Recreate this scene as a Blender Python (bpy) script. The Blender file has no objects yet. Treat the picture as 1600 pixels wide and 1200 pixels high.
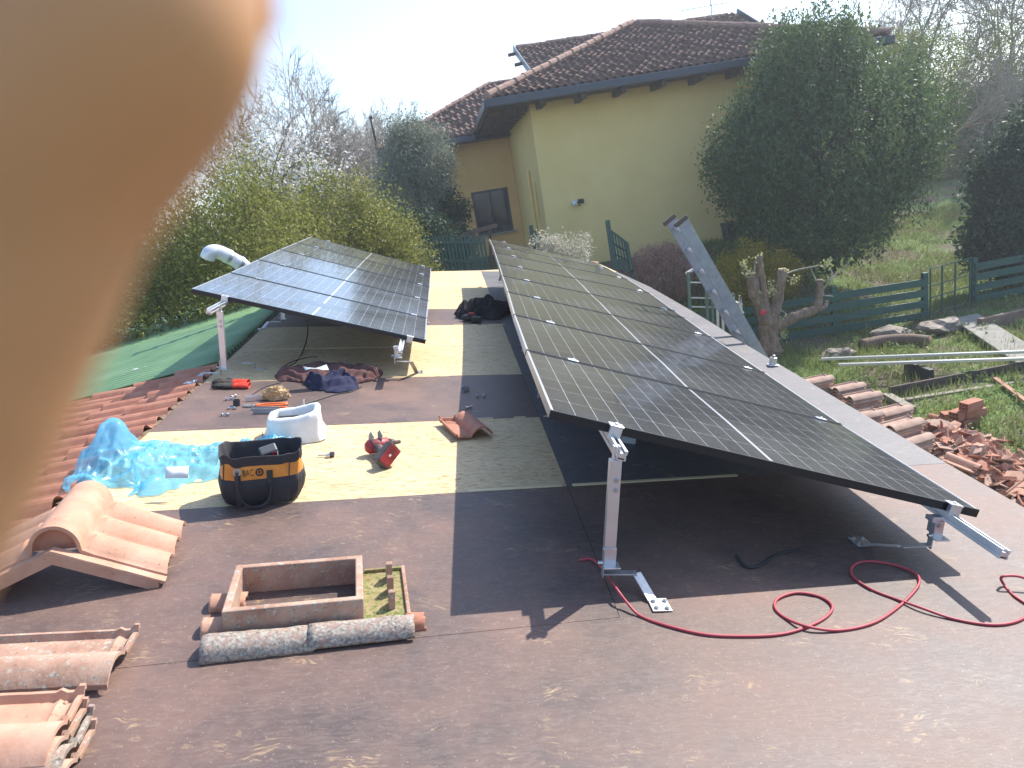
import bpy, bmesh, math, random
import numpy as np
from mathutils import Matrix, Vector
random.seed(7); RNG = np.random.default_rng(7)
rad = math.radians
SC = bpy.context.scene; COL = SC.collection

# ---------------------------------------------------------------- camera
F = 1098.993; HC = 1.4926; SLOPE = rad(10.5); ZC = 4.55
def cam_axes(yaw, pitch, roll):
    cy, sy = math.cos(yaw), math.sin(yaw)
    f = np.array([sy*math.cos(pitch), cy*math.cos(pitch), -math.sin(pitch)])
    r = np.array([cy, -sy, 0.]); d = np.cross(f, r)
    c, s = math.cos(roll), math.sin(roll)
    return np.array([c*r+s*d, -s*r+c*d, f])
MC = cam_axes(0.0916, 0.26095, -0.02678)            # rows: right, down, forward in the roof's frame
RS = np.array([[math.cos(SLOPE), 0, math.sin(SLOPE)], [0, 1, 0], [-math.sin(SLOPE), 0, math.cos(SLOPE)]])
CAM = np.array([0, 0, ZC])
def ray(x, y): return RS @ (np.array([(x-800)/F, (y-600)/F, 1.]) @ MC)
def WY(x, y, Y): d = ray(x, y); return CAM + d*Y/d[1]        # world point on the upright plane at distance Y
def WZ(x, y, z=0.): d = ray(x, y); return CAM + d*(z-ZC)/d[2]
def R(x, y, z=0.):                                           # point of the roof's frame, z above the deck
    d = np.array([(x-800)/F, (y-600)/F, 1.]) @ MC
    return np.array([0, 0, HC]) + d*(z-HC)/d[2]
def CS(x, y, z): return CAM + RS @ (np.array([x, y, z]) @ MC) # camera space metres (right, down, forward)
RM = Matrix([list(RS[i])+[0] for i in range(3)]+[[0, 0, 0, 1]])
o_ = CAM - RS @ np.array([0, 0, HC])
RM.translation = Vector(o_)

cam = bpy.data.cameras.new("camera"); camo = bpy.data.objects.new("camera", cam); COL.objects.link(camo)
cam.sensor_width = 36; cam.lens = F/1600*36; cam.clip_start = 0.005; cam.clip_end = 3000
Mw = RS @ MC.T
camo.matrix_world = Matrix([[Mw[i][0], -Mw[i][1], -Mw[i][2], CAM[i]] for i in range(3)]+[[0, 0, 0, 1]])
cam.dof.use_dof = True; cam.dof.focus_distance = 4.2; cam.dof.aperture_fstop = 8.5
SC.camera = camo
# ---------------------------------------------------------------- world, sun
sd = RS @ np.array([.594, .569, 1.]); sd /= np.linalg.norm(sd)
SUN_EL = math.asin(sd[2]); SUN_AZ = math.atan2(sd[0], sd[1])
world = bpy.data.worlds.new("World"); SC.world = world; world.use_nodes = True
nt = world.node_tree; bg = nt.nodes["Background"]
sky = nt.nodes.new("ShaderNodeTexSky"); sky.sky_type = 'NISHITA'; sky.sun_disc = False
sky.sun_elevation = SUN_EL; sky.sun_rotation = SUN_AZ; sky.air_density = 1.0; sky.dust_density = .7; sky.ozone_density = 2.5
nt.links.new(sky.outputs[0], bg.inputs[0]); bg.inputs[1].default_value = 0.15
sun = bpy.data.lights.new("sun", 'SUN'); suno = bpy.data.objects.new("sun", sun); COL.objects.link(suno)
sun.energy = 3.8; sun.angle = rad(0.53); sun.color = (1, .95, .87)
suno.rotation_euler = Vector(sd).to_track_quat('Z', 'Y').to_euler(); suno.location = (20, 20, 40)
SC.view_settings.view_transform = 'Standard'; SC.view_settings.look = 'None'; SC.view_settings.gamma = 1
SC.view_settings.exposure = 1.13
SC.cycles.max_bounces = 8; SC.cycles.transparent_max_bounces = 16

# ---------------------------------------------------------------- helpers
def tag(o, label=None, cat=None, group=None, kind=None):
    if label: o['label'] = label
    if cat: o['category'] = cat
    if group: o['group'] = group
    if kind: o['kind'] = kind
    return o
def place(o, loc, rz=0., roof=True, M=None):
    T = Matrix.Translation(Vector([float(a) for a in loc])) @ Matrix.Rotation(rz, 4, 'Z')
    if M is not None: T = T @ M
    o.matrix_world = (RM @ T) if roof else T
    return o
def thing(name, label, cat, loc=(0, 0, 0), rz=0., roof=True, group=None, M=None):
    o = bpy.data.objects.new(name, None); COL.objects.link(o); o.empty_display_size = .1
    place(o, loc, rz, roof, M); return tag(o, label, cat, group)
def rodir(a, b):
    d = np.array(b, float)-np.array(a, float); return d
def orth(d):
    d = d/np.linalg.norm(d); a = np.array([0, 0, 1.]) if abs(d[2]) < .9 else np.array([1., 0, 0])
    u = np.cross(a, d); u /= np.linalg.norm(u); return u, np.cross(d, u)
class MB:
    def __init__(s): s.v = []; s.f = []; s.uv = {}; s.m = []
    def add(s, V, Fc, mi=0):
        n = len(s.v); s.v += [tuple(map(float, p)) for p in V]; s.f += [tuple(i+n for i in f) for f in Fc]; s.m += [mi]*len(Fc); return s
    def box(s, c, size, M=None, mi=0):
        h = np.array(size)/2.; P = np.array([(x, y, z) for x in (-1, 1) for y in (-1, 1) for z in (-1, 1)])*h
        if M is not None: P = P @ np.array(M).T
        return s.add(P+np.array(c), [(0, 1, 3, 2), (4, 6, 7, 5), (0, 4, 5, 1), (2, 3, 7, 6), (0, 2, 6, 4), (1, 5, 7, 3)], mi)
    def bar(s, a, b, w, h, up=(0, 0, 1), mi=0):              # box beam from a to b; w across, h along up
        a, b, up = np.array(a, float), np.array(b, float), np.array(up, float)
        d = b-a; l = np.linalg.norm(d); d = d/l; x = np.cross(up, d); x /= np.linalg.norm(x); z = np.cross(d, x)
        return s.box((a+b)/2, (w, l, h), np.array([x, d, z]).T, mi)
    def tube(s, path, r, n=8, cap=True, sq=(1, 1), mi=0):
        path = np.array(path, float); m = len(path); rr = np.full(m, r) if np.isscalar(r) else np.array(r, float)
        T = np.gradient(path, axis=0); T /= (np.linalg.norm(T, axis=1)[:, None]+1e-12)
        u, v = orth(T[0]); V = []
        for i in range(m):
            u = u-T[i]*np.dot(u, T[i]); u /= np.linalg.norm(u)+1e-12; w = np.cross(T[i], u)
            for k in range(n):
                a = 2*math.pi*k/n; V.append(path[i]+rr[i]*(math.cos(a)*u*sq[0]+math.sin(a)*w*sq[1]))
        Fc = [(i*n+k, i*n+(k+1) % n, (i+1)*n+(k+1) % n, (i+1)*n+k) for i in range(m-1) for k in range(n)]
        if cap: Fc += [tuple(range(n-1, -1, -1)), tuple((m-1)*n+k for k in range(n))]
        return s.add(V, Fc, mi)
    def grid(s, P, mi=0, wrap=False):                        # P[i][j] of points
        P = np.array(P, float); a, b = P.shape[:2]; J = b if wrap else b-1
        return s.add(P.reshape(-1, 3), [(i*b+j, i*b+(j+1) % b, (i+1)*b+(j+1) % b, (i+1)*b+j) for i in range(a-1) for j in range(J)], mi)
    def prism(s, poly, z0, z1, mi=0):                        # polygon in xy, from z0 to z1
        n = len(poly); V = [(x, y, z0) for x, y in poly]+[(x, y, z1) for x, y in poly]
        return s.add(V, [tuple(range(n-1, -1, -1)), tuple(range(n, 2*n))]+[(i, (i+1) % n, n+(i+1) % n, n+i) for i in range(n)], mi)
    def lathe(s, prof, c=(0, 0, 0), n=20, M=None, mi=0):
        V = [(r*math.cos(2*math.pi*k/n), r*math.sin(2*math.pi*k/n), z) for r, z in prof for k in range(n)]
        V = np.array(V)
        if M is not None: V = V @ np.array(M).T
        m = len(prof)
        return s.add(V+np.array(c), [(i*n+k, i*n+(k+1) % n, (i+1)*n+(k+1) % n, (i+1)*n+k) for i in range(m-1) for k in range(n)]+[tuple(range(n-1, -1, -1)), tuple((m-1)*n+k for k in range(n))], mi)
    def build(s, name, mat, parent=None, smooth=False, bevel=0, sub=0, solid=0, angle=None):
        me = bpy.data.meshes.new(name); me.from_pydata(s.v, [], s.f); me.validate()
        mats = mat if isinstance(mat, (list, tuple)) else [mat]
        for m_ in mats: me.materials.append(m_)
        if len(mats) > 1 and len(me.polygons) == len(s.m): me.polygons.foreach_set('material_index', s.m)
        bm = bmesh.new(); bm.from_mesh(me); bmesh.ops.recalc_face_normals(bm, faces=bm.faces); bm.to_mesh(me); bm.free()
        if smooth: me.polygons.foreach_set('use_smooth', [True]*len(me.polygons))
        o = bpy.data.objects.new(name, me); COL.objects.link(o)
        if parent is not None: o.parent = parent
        if solid: md = o.modifiers.new('s', 'SOLIDIFY'); md.thickness = solid; md.offset = 0
        if bevel: md = o.modifiers.new('b', 'BEVEL'); md.width = bevel; md.segments = 2; md.limit_method = 'ANGLE'; md.angle_limit = rad(35)
        if sub: md = o.modifiers.new('u', 'SUBSURF'); md.levels = md.render_levels = sub
        return o
def fast(name, V, Fq, mat, parent=None, smooth=False):       # V (n,3); Fq (m,k) equal-sided faces
    me = bpy.data.meshes.new(name); V = np.asarray(V, dtype=np.float32); Fq = np.asarray(Fq, dtype=np.int32); k = Fq.shape[1]
    me.vertices.add(len(V)); me.vertices.foreach_set('co', V.ravel())
    me.loops.add(Fq.size); me.loops.foreach_set('vertex_index', Fq.ravel())
    me.polygons.add(len(Fq)); me.polygons.foreach_set('loop_start', np.arange(0, Fq.size, k, dtype=np.int32))
    me.update(calc_edges=True); me.validate(); me.materials.append(mat)
    if smooth: me.polygons.foreach_set('use_smooth', [True]*len(me.polygons))
    o = bpy.data.objects.new(name, me); COL.objects.link(o)
    if parent is not None: o.parent = parent
    return o
def copy_tree(o, parent=None):
    c = o.copy(); COL.objects.link(c); c.parent = parent
    for ch in list(o.children): copy_tree(ch, c)
    return c

# ---------------------------------------------------------------- materials
def nodes(name):
    m = bpy.data.materials.new(name); m.use_nodes = True; t = m.node_tree
    return m, t, t.nodes["Principled BSDF"], lambda ty, **k: mk(t, ty, **k)
def mk(t, ty, **k):
    n = t.nodes.new(ty)
    for a, b in k.items():
        if a.startswith('i_'): n.inputs[a[2:].replace('_', ' ')].default_value = b
        else: setattr(n, a, b)
    return n
def ramp(t, stops):
    r = t.nodes.new("ShaderNodeValToRGB"); e = r.color_ramp.elements
    while len(e) < len(stops): e.new(.5)
    for i, (p, c) in enumerate(stops): e[i].position = p; e[i].color = (*c, 1) if len(c) == 3 else c
    return r
def coords(t, scale=(1, 1, 1), kind='Object', rot=(0, 0, 0)):
    tc = t.nodes.new("ShaderNodeTexCoord"); mp = t.nodes.new("ShaderNodeMapping")
    mp.inputs['Scale'].default_value = scale; mp.inputs['Rotation'].default_value = rot
    t.links.new(tc.outputs[kind], mp.inputs[0]); return mp
def plain(name, col, rough=.6, metal=0., spec=.5, **kw):
    m, t, p, _ = nodes(name); p.inputs['Base Color'].default_value = (*col, 1); p.inputs['Roughness'].default_value = rough
    p.inputs['Metallic'].default_value = metal; p.inputs['Specular IOR Level'].default_value = spec
    for a, b in kw.items(): p.inputs[a.replace('_', ' ')].default_value = b
    return m
def noisy(name, stops, scale=6, detail=6, rough=.7, metal=0, bump=.2, bscale=None, stretch=(1, 1, 1), nrough=.6, spec=.5, bdist=.01):
    m, t, p, n = nodes(name); L = t.links.new; mp = coords(t, stretch)
    nz = n("ShaderNodeTexNoise"); nz.inputs['Scale'].default_value = scale; nz.inputs['Detail'].default_value = detail; nz.inputs['Roughness'].default_value = nrough
    L(mp.outputs[0], nz.inputs['Vector']); r = ramp(t, stops); L(nz.outputs['Fac'], r.inputs[0]); L(r.outputs[0], p.inputs['Base Color'])
    p.inputs['Roughness'].default_value = rough; p.inputs['Metallic'].default_value = metal; p.inputs['Specular IOR Level'].default_value = spec
    if bump:
        nb = n("ShaderNodeTexNoise"); nb.inputs['Scale'].default_value = bscale or scale*4; nb.inputs['Detail'].default_value = 5
        L(mp.outputs[0], nb.inputs['Vector']); b = n("ShaderNodeBump"); b.inputs['Strength'].default_value = bump; b.inputs['Distance'].default_value = bdist
        L(nb.outputs['Fac'], b.inputs['Height']); L(b.outputs[0], p.inputs['Normal'])
    return m
def leafmat(name, cols, rough=.5, trans=.3, spec=.4):
    m, t, p, n = nodes(name); L = t.links.new
    g = n("ShaderNodeNewGeometry"); r = ramp(t, [(i/(len(cols)-1), c) for i, c in enumerate(cols)])
    mp = coords(t); nz = n("ShaderNodeTexNoise"); nz.inputs['Scale'].default_value = 2.4; nz.inputs['Detail'].default_value = 3; L(mp.outputs[0], nz.inputs['Vector'])
    mx = n("ShaderNodeMath", operation='MULTIPLY_ADD'); L(g.outputs['Random Per Island'], mx.inputs[0]); mx.inputs[1].default_value = .5
    m2 = n("ShaderNodeMath", operation='MULTIPLY'); L(nz.outputs['Fac'], m2.inputs[0]); m2.inputs[1].default_value = .62; L(m2.outputs[0], mx.inputs[2])
    L(mx.outputs[0], r.inputs[0]); L(r.outputs[0], p.inputs['Base Color']); p.inputs['Roughness'].default_value = rough
    p.inputs['Specular IOR Level'].default_value = spec
    tr = n("ShaderNodeBsdfTranslucent"); L(r.outputs[0], tr.inputs[0]); ms = n("ShaderNodeMixShader"); ms.inputs[0].default_value = trans
    L(p.outputs[0], ms.inputs[1]); L(tr.outputs[0], ms.inputs[2]); L(ms.outputs[0], t.nodes['Material Output'].inputs[0]); return m

def osb_mat(name, light, grey=False):
    m, t, p, n = nodes(name); L = t.links.new
    mp = coords(t, (1, 1, 1)); vs = []
    wob = n("ShaderNodeTexNoise"); wob.inputs['Scale'].default_value = 9; L(mp.outputs[0], wob.inputs['Vector'])
    for k, (sc, rz) in enumerate((((26, 110, 1), .12), ((34, 90, 1), -.6), ((22, 130, 1), .5))):
        q = n("ShaderNodeMapping"); q.inputs['Scale'].default_value = sc; q.inputs['Rotation'].default_value = (0, 0, rz)
        ad = n("ShaderNodeMixRGB", blend_type='ADD'); ad.inputs[0].default_value = .05; L(mp.outputs[0], ad.inputs[1]); L(wob.outputs['Color'], ad.inputs[2])
        L(ad.outputs[0], q.inputs[0]); v = n("ShaderNodeTexVoronoi"); v.inputs['Scale'].default_value = 1; L(q.outputs[0], v.inputs['Vector']); vs.append(v)
    a = n("ShaderNodeMixRGB"); a.inputs[0].default_value = .5; L(vs[0].outputs['Color'], a.inputs[1]); L(vs[1].outputs['Color'], a.inputs[2])
    b = n("ShaderNodeMixRGB"); b.inputs[0].default_value = .33; L(a.outputs[0], b.inputs[1]); L(vs[2].outputs['Color'], b.inputs[2])
    s = n("ShaderNodeSeparateColor"); L(b.outputs[0], s.inputs[0])
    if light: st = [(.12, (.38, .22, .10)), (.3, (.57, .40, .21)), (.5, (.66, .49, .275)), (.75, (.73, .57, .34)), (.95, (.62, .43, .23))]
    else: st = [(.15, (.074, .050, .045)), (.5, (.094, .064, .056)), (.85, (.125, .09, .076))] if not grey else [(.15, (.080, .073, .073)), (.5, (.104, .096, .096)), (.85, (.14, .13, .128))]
    r = ramp(t, st); L(s.outputs[0], r.inputs[0]); col = r.outputs[0]
    big = n("ShaderNodeTexNoise"); big.inputs['Scale'].default_value = 1.3; big.inputs['Detail'].default_value = 7; big.inputs['Roughness'].default_value = .65; L(mp.outputs[0], big.inputs['Vector'])
    if light:
        g = ramp(t, [(.3, (.86, .82, .76)), (.65, (1, 1, 1))]); L(big.outputs['Fac'], g.inputs[0])
        mm = n("ShaderNodeMixRGB", blend_type='MULTIPLY'); mm.inputs[0].default_value = 1; L(col, mm.inputs[1]); L(g.outputs[0], mm.inputs[2]); col = mm.outputs[0]
        p.inputs['Roughness'].default_value = .7
    else:
        def over(col, fac, c2):
            mm = n("ShaderNodeMixRGB"); L(fac, mm.inputs[0]); L(col, mm.inputs[1]); mm.inputs[2].default_value = (*c2, 1); return mm.outputs[0]
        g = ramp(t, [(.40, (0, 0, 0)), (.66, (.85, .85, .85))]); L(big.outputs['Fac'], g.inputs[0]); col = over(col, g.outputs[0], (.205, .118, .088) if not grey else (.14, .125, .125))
        # fine pale dust specks
        d = n("ShaderNodeTexNoise"); d.inputs['Scale'].default_value = 38; d.inputs['Detail'].default_value = 4; L(mp.outputs[0], d.inputs['Vector'])
        g = ramp(t, [(.57, (0, 0, 0)), (.76, (.6, .6, .6))]); L(d.outputs['Fac'], g.inputs[0]); gm = ramp(t, [(.42, (.15,)*3), (.66, (1, 1, 1))]); L(big.outputs['Fac'], gm.inputs[0]); mg = n("ShaderNodeMath", operation='MULTIPLY'); L(g.outputs[0], mg.inputs[0]); L(gm.outputs[0], mg.inputs[1]); col = over(col, mg.outputs[0], (.28, .21, .175))
        d2 = n("ShaderNodeTexNoise"); d2.inputs['Scale'].default_value = 150; d2.inputs['Detail'].default_value = 2; L(mp.outputs[0], d2.inputs['Vector']); g = ramp(t, [(.68, (0, 0, 0)), (.74, (.8, .8, .8))]); L(d2.outputs['Fac'], g.inputs[0]); col = over(col, g.outputs[0], (.42, .34, .27))
        # worn strands showing bare wood, only inside worn patches
        w = n("ShaderNodeTexVoronoi"); w.feature = 'DISTANCE_TO_EDGE'; q = n("ShaderNodeMapping"); q.inputs['Scale'].default_value = (9, 38, 1); q.inputs['Rotation'].default_value = (0, 0, .3)
        ad = n("ShaderNodeMixRGB", blend_type='ADD'); ad.inputs[0].default_value = .25; L(mp.outputs[0], ad.inputs[1]); L(wob.outputs['Color'], ad.inputs[2]); L(ad.outputs[0], q.inputs[0]); L(q.outputs[0], w.inputs['Vector']); w.inputs['Scale'].default_value = 1
        w = n("ShaderNodeTexVoronoi"); q = n("ShaderNodeMapping"); q.inputs['Scale'].default_value = (28, 170, 1); q.inputs['Rotation'].default_value = (0, 0, .5); L(ad.outputs[0], q.inputs[0]); ad.inputs[0].default_value = .12; L(q.outputs[0], w.inputs['Vector']); w.inputs['Scale'].default_value = 1
        ws = n("ShaderNodeSeparateColor"); L(w.outputs['Color'], ws.inputs[0]); g1 = ramp(t, [(.78, (0, 0, 0)), (.82, (1, 1, 1))]); L(ws.outputs[0], g1.inputs[0])
        pt = n("ShaderNodeTexNoise"); pt.inputs['Scale'].default_value = 4.2; pt.inputs['Detail'].default_value = 5; pt.inputs['Roughness'].default_value = .7
        of = n("ShaderNodeMapping"); of.inputs['Location'].default_value = (7, 3, 0); L(mp.outputs[0], of.inputs[0]); L(of.outputs[0], pt.inputs['Vector'])
        g2 = ramp(t, [(.555, (0, 0, 0)), (.70, (.8, .8, .8))]); L(pt.outputs['Fac'], g2.inputs[0])
        mu = n("ShaderNodeMath", operation='MULTIPLY'); L(g1.outputs[0], mu.inputs[0]); L(g2.outputs[0], mu.inputs[1]); col = over(col, mu.outputs[0], (.42, .29, .15))
        # long thin scratches
        w2 = n("ShaderNodeTexVoronoi"); w2.feature = 'DISTANCE_TO_EDGE'; q = n("ShaderNodeMapping"); q.inputs['Scale'].default_value = (.9, 3.1, 1); q.inputs['Rotation'].default_value = (0, 0, -.5); L(mp.outputs[0], q.inputs[0]); L(q.outputs[0], w2.inputs['Vector']); w2.inputs['Scale'].default_value = 1
        g3 = ramp(t, [(.0, (.4, .4, .4)), (.003, (0, 0, 0))]); L(w2.outputs['Distance'], g3.inputs[0])
        g4 = ramp(t, [(.6, (0, 0, 0)), (.64, (1, 1, 1))]); L(pt.outputs['Fac'], g4.inputs[0])
        mu = n("ShaderNodeMath", operation='MULTIPLY'); L(g3.outputs[0], mu.inputs[0]); L(g4.outputs[0], mu.inputs[1]); col = over(col, mu.outputs[0], (.45, .33, .2))
        rr = ramp(t, [(.3, (.48,)*3), (.7, (.66,)*3)]); L(big.outputs['Fac'], rr.inputs[0]); L(rr.outputs[0], p.inputs['Roughness']); p.inputs['Specular IOR Level'].default_value = .5
    L(col, p.inputs['Base Color'])
    bm_ = n("ShaderNodeBump"); bm_.inputs['Strength'].default_value = .35; bm_.inputs['Distance'].default_value = .004; L(s.outputs[0], bm_.inputs['Height']); L(bm_.outputs[0], p.inputs['Normal'])
    return m
OSB = osb_mat('osb_bare', True); DARK = osb_mat('osb_film_faced', False); DARK_GLARE = osb_mat('osb_film_faced_sky_glare', False, True)  # greyer copy: sky glare on the right-hand boards put into the colour
def cell_mat():
    m, t, p, n = nodes('solar_cells'); L = t.links.new
    uv = n("ShaderNodeTexCoord"); s = n("ShaderNodeSeparateXYZ"); L(uv.outputs['UV'], s.inputs[0])
    def M(op, a, b=None, c=None):
        q = n("ShaderNodeMath", operation=op)
        for i, v in enumerate((a, b, c)):
            if v is None: continue
            if isinstance(v, (int, float)): q.inputs[i].default_value = v
            else: L(v, q.inputs[i])
        return q.outputs[0]
    # u runs over 2 halves of 10 half-cells with a wide gap at the middle, v over 6 cells
    u, v = s.outputs[0], s.outputs[1]
    def line(x, nn, w, off=0.):      # 1 where within w (in cell units) of a cell border
        f = M('FRACT', M('ADD', M('MULTIPLY', x, nn), off)); d = M('MINIMUM', f, M('SUBTRACT', 1., f)); return M('LESS_THAN', d, w), d
    l1, d1 = line(u, 20., .011); l2, d2 = line(v, 6., .006)
    mid = M('LESS_THAN', M('ABSOLUTE', M('SUBTRACT', u, .5)), .0045)
    dia = M('LESS_THAN', M('ADD', M('MULTIPLY', d1, .5), d2), .03)
    l3, _ = line(v, 60., .07)
    l4, _ = line(u, 200., .0)
    white = M('MAXIMUM', M('MAXIMUM', l1, l2), M('MAXIMUM', mid, dia))
    edge = M('MAXIMUM', M('LESS_THAN', M('MINIMUM', v, M('SUBTRACT', 1., v)), .004), M('LESS_THAN', M('MINIMUM', u, M('SUBTRACT', 1., u)), .003))
    mp = coords(t, (1, 1, 1)); nz = n("ShaderNodeTexNoise"); nz.inputs['Scale'].default_value = 2.2; nz.inputs['Detail'].default_value = 5; L(mp.outputs[0], nz.inputs['Vector'])
    c0 = ramp(t, [(.3, (.012, .014, .02)), (.7, (.022, .024, .032))]); L(nz.outputs['Fac'], c0.inputs[0])
    a = n("ShaderNodeMixRGB"); L(l3, a.inputs[0]); L(c0.outputs[0], a.inputs[1]); a.inputs[2].default_value = (.16, .16, .17, 1)
    b = n("ShaderNodeMixRGB"); L(white, b.inputs[0]); L(a.outputs[0], b.inputs[1]); b.inputs[2].default_value = (.55, .57, .6, 1)
    # dust film, streaky
    ds = n("ShaderNodeTexNoise"); ds.inputs['Scale'].default_value = 1.1; ds.inputs['Detail'].default_value = 9; ds.inputs['Roughness'].default_value = .7; L(mp.outputs[0], ds.inputs['Vector'])
    dr = ramp(t, [(.35, (.10,)*3), (.75, (.30,)*3)]); L(ds.outputs['Fac'], dr.inputs[0])
    c = n("ShaderNodeMixRGB"); L(dr.outputs[0], c.inputs[0]); L(b.outputs[0], c.inputs[1]); c.inputs[2].default_value = (.30, .28, .25, 1)
    L(c.outputs[0], p.inputs['Base Color']); rr = ramp(t, [(.3, (.1,)*3), (.8, (.26,)*3)]); L(ds.outputs['Fac'], rr.inputs[0]); L(rr.outputs[0], p.inputs['Roughness'])
    p.inputs['IOR'].default_value = 1.45
    p.inputs['Coat Weight'].default_value = .5; p.inputs['Coat Roughness'].default_value = .05
    return m
CELL = cell_mat()
BLACKF = plain('black_anodised_frame', (.02, .02, .022), .4, .3)
GLAREF = plain('sun_glare_frame_end', (.62, .6, .58), .32, .85)  # silver short ends: sun glare on the black frame put into the colour
ALU = noisy('aluminium', [(.3, (.6, .6, .61)), (.7, (.74, .74, .75))], 9, rough=.38, metal=.85, bump=.05)
ALUD = noisy('weathered_aluminium', [(.3, (.27, .27, .29)), (.7, (.36, .36, .365))], 12, rough=.5, metal=.3, bump=.1)
STEEL = noisy('galvanised_steel', [(.3, (.42, .42, .42)), (.7, (.6, .6, .59))], 30, rough=.42, metal=.8, bump=.05)
def clay(name, a, b, c, lichen=0., lcol=(.42, .40, .33)):
    m, t, p, n = nodes(name); L = t.links.new; mp = coords(t)
    nz = n("ShaderNodeTexNoise"); nz.inputs['Scale'].default_value = 7; nz.inputs['Detail'].default_value = 8; nz.inputs['Roughness'].default_value = .65; L(mp.outputs[0], nz.inputs['Vector'])
    r = ramp(t, [(.3, a), (.5, b), (.72, c)]); L(nz.outputs['Fac'], r.inputs[0]); col = r.outputs[0]
    sp = n("ShaderNodeTexNoise"); sp.inputs['Scale'].default_value = 70; sp.inputs['Detail'].default_value = 3; L(mp.outputs[0], sp.inputs['Vector'])
    g = ramp(t, [(.66, (0, 0, 0)), (.72, (.6, .6, .6))]); L(sp.outputs['Fac'], g.inputs[0]); x = n("ShaderNodeMixRGB"); L(g.outputs[0], x.inputs[0]); L(col, x.inputs[1]); x.inputs[2].default_value = (.12, .07, .045, 1); col = x.outputs[0]
    if lichen:
        v = n("ShaderNodeTexNoise"); v.inputs['Scale'].default_value = 38; v.inputs['Detail'].default_value = 7; v.inputs['Roughness'].default_value = .8; L(mp.outputs[0], v.inputs['Vector'])
        g = ramp(t, [(.62-.25*lichen, (0, 0, 0)), (.68-.22*lichen, (1, 1, 1))]); L(v.outputs['Fac'], g.inputs[0]); x = n("ShaderNodeMixRGB"); L(g.outputs[0], x.inputs[0]); L(col, x.inputs[1])
        lr = ramp(t, [(.3, tuple(.35*k for k in lcol)), (.55, lcol), (.8, tuple(min(1, 1.35*k) for k in lcol))]); v2 = n("ShaderNodeTexNoise"); v2.inputs['Scale'].default_value = 90; L(mp.outputs[0], v2.inputs['Vector']); L(v2.outputs['Fac'], lr.inputs[0]); L(lr.outputs[0], x.inputs[2]); col = x.outputs[0]
    L(col, p.inputs['Base Color']); p.inputs['Roughness'].default_value = .82; p.inputs['Specular IOR Level'].default_value = .3
    b_ = n("ShaderNodeBump"); b_.inputs['Strength'].default_value = .35+.5*lichen; b_.inputs['Distance'].default_value = .003; L(sp.outputs['Fac'], b_.inputs['Height']); L(b_.outputs[0], p.inputs['Normal']); return m
CLAY = clay('terracotta', (.42, .22, .145), (.50, .275, .185), (.58, .35, .25))
CLAYR = clay('terracotta_red', (.33, .13, .08), (.42, .18, .115), (.48, .24, .16))
CLAYO = clay('terracotta_weathered', (.28, .15, .10), (.40, .24, .17), (.5, .34, .25), .35)
CLAYL = clay('terracotta_under_lichen', (.20, .14, .11), (.3, .2, .16), (.36, .26, .2), .75, (.36, .32, .27))
CLAYD = clay('terracotta_dusty', (.34, .21, .16), (.42, .27, .20), (.50, .36, .28), .2)
CLAYM = clay('terracotta_with_moss', (.26, .18, .09), (.30, .24, .12), (.36, .3, .15), .6, (.16, .19, .05))
CLAYB = clay('brown_house_tiles', (.09, .052, .040), (.145, .082, .06), (.22, .13, .095), .2, (.14, .10, .08))
BOLT = plain('bolt_steel', (.5, .5, .5), .3, .9)
BLACK = plain('black_rubber', (.02, .02, .022), .55)
# ================================================================ the outbuilding we stand on
ROOFPX = [(-1.5, 2.9), (3.1, 2.96), (5, 3.07), (7.6, 3.23), (9, 3.36), (12.2, 3.54), (17, 3.52)]
LEFTPX = [(-1.5, -1.84), (3.2, -1.86), (4.4, -1.88), (6.4, -1.99), (8.5, -2.12), (14, -2.3)]
XE = lambda y: float(np.interp(y, [a for a, b in ROOFPX], [b for a, b in ROOFPX]))
XL = lambda y: float(np.interp(y, [a for a, b in LEFTPX], [b for a, b in LEFTPX]))
BL = lambda k, x: 3.381+1.2166*k+.1224*x          # board line k at x
YF = lambda x: float(np.interp(x, [-2.4, -.33, .81, 3.6], [13.5, 14.1, 14.66, 16.5]))
shed = thing('outbuilding', 'low outbuilding whose stripped roof deck of bare and dark boards carries the solar panels', 'outbuilding', (0, 0, 0), roof=False)
def rp(mb, name, mat, parent=shed, **k):             # a part given in the roof's frame
    o = mb.build(name, mat, parent, **k); o.matrix_basis = RM if parent is shed else Matrix(); return o
def clipY(poly, x): return poly
def board(k, side, mat, z1=0.):
    whole = side == 2; side = 0 if whole else side
    xs0 = (lambda y: XL(y)) if side == 0 else (lambda y: .631)
    xs1 = (lambda y: .628) if side == 0 and not whole else (lambda y: XE(y))
    lo, hi = [], []
    for (kk, out, e) in ((k, lo, .0007), (k+1, hi, -.0007)):
        for s, xf in ((0, xs0), (1, xs1)):
            x = 0.
            for _ in range(6):
                y = min(BL(kk, x)+e, YF(x)); x = xf(y)
            out.append((x, y))
    if abs(hi[0][1]-lo[0][1]) < .05 and abs(hi[1][1]-lo[1][1]) < .05: return
    poly = [lo[0], lo[1], hi[1], hi[0]]
    rp(MB().prism(poly, z1-.015, z1), 'roof_board', mat)
for k in range(-4, 11):
    left = OSB if k in (0, 2, 3, 5, 6, 7, 8, 9, 10) else DARK
    right = OSB if k >= 9 else (DARK if k < 0 else DARK_GLARE)
    if k == -1 or k < -1: left = DARK
    j = .0015*((k*7) % 3)
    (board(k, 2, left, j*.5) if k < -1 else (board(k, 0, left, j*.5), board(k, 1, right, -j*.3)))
EDGE = plain('board_edge', (.74, .6, .36), .8)
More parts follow.
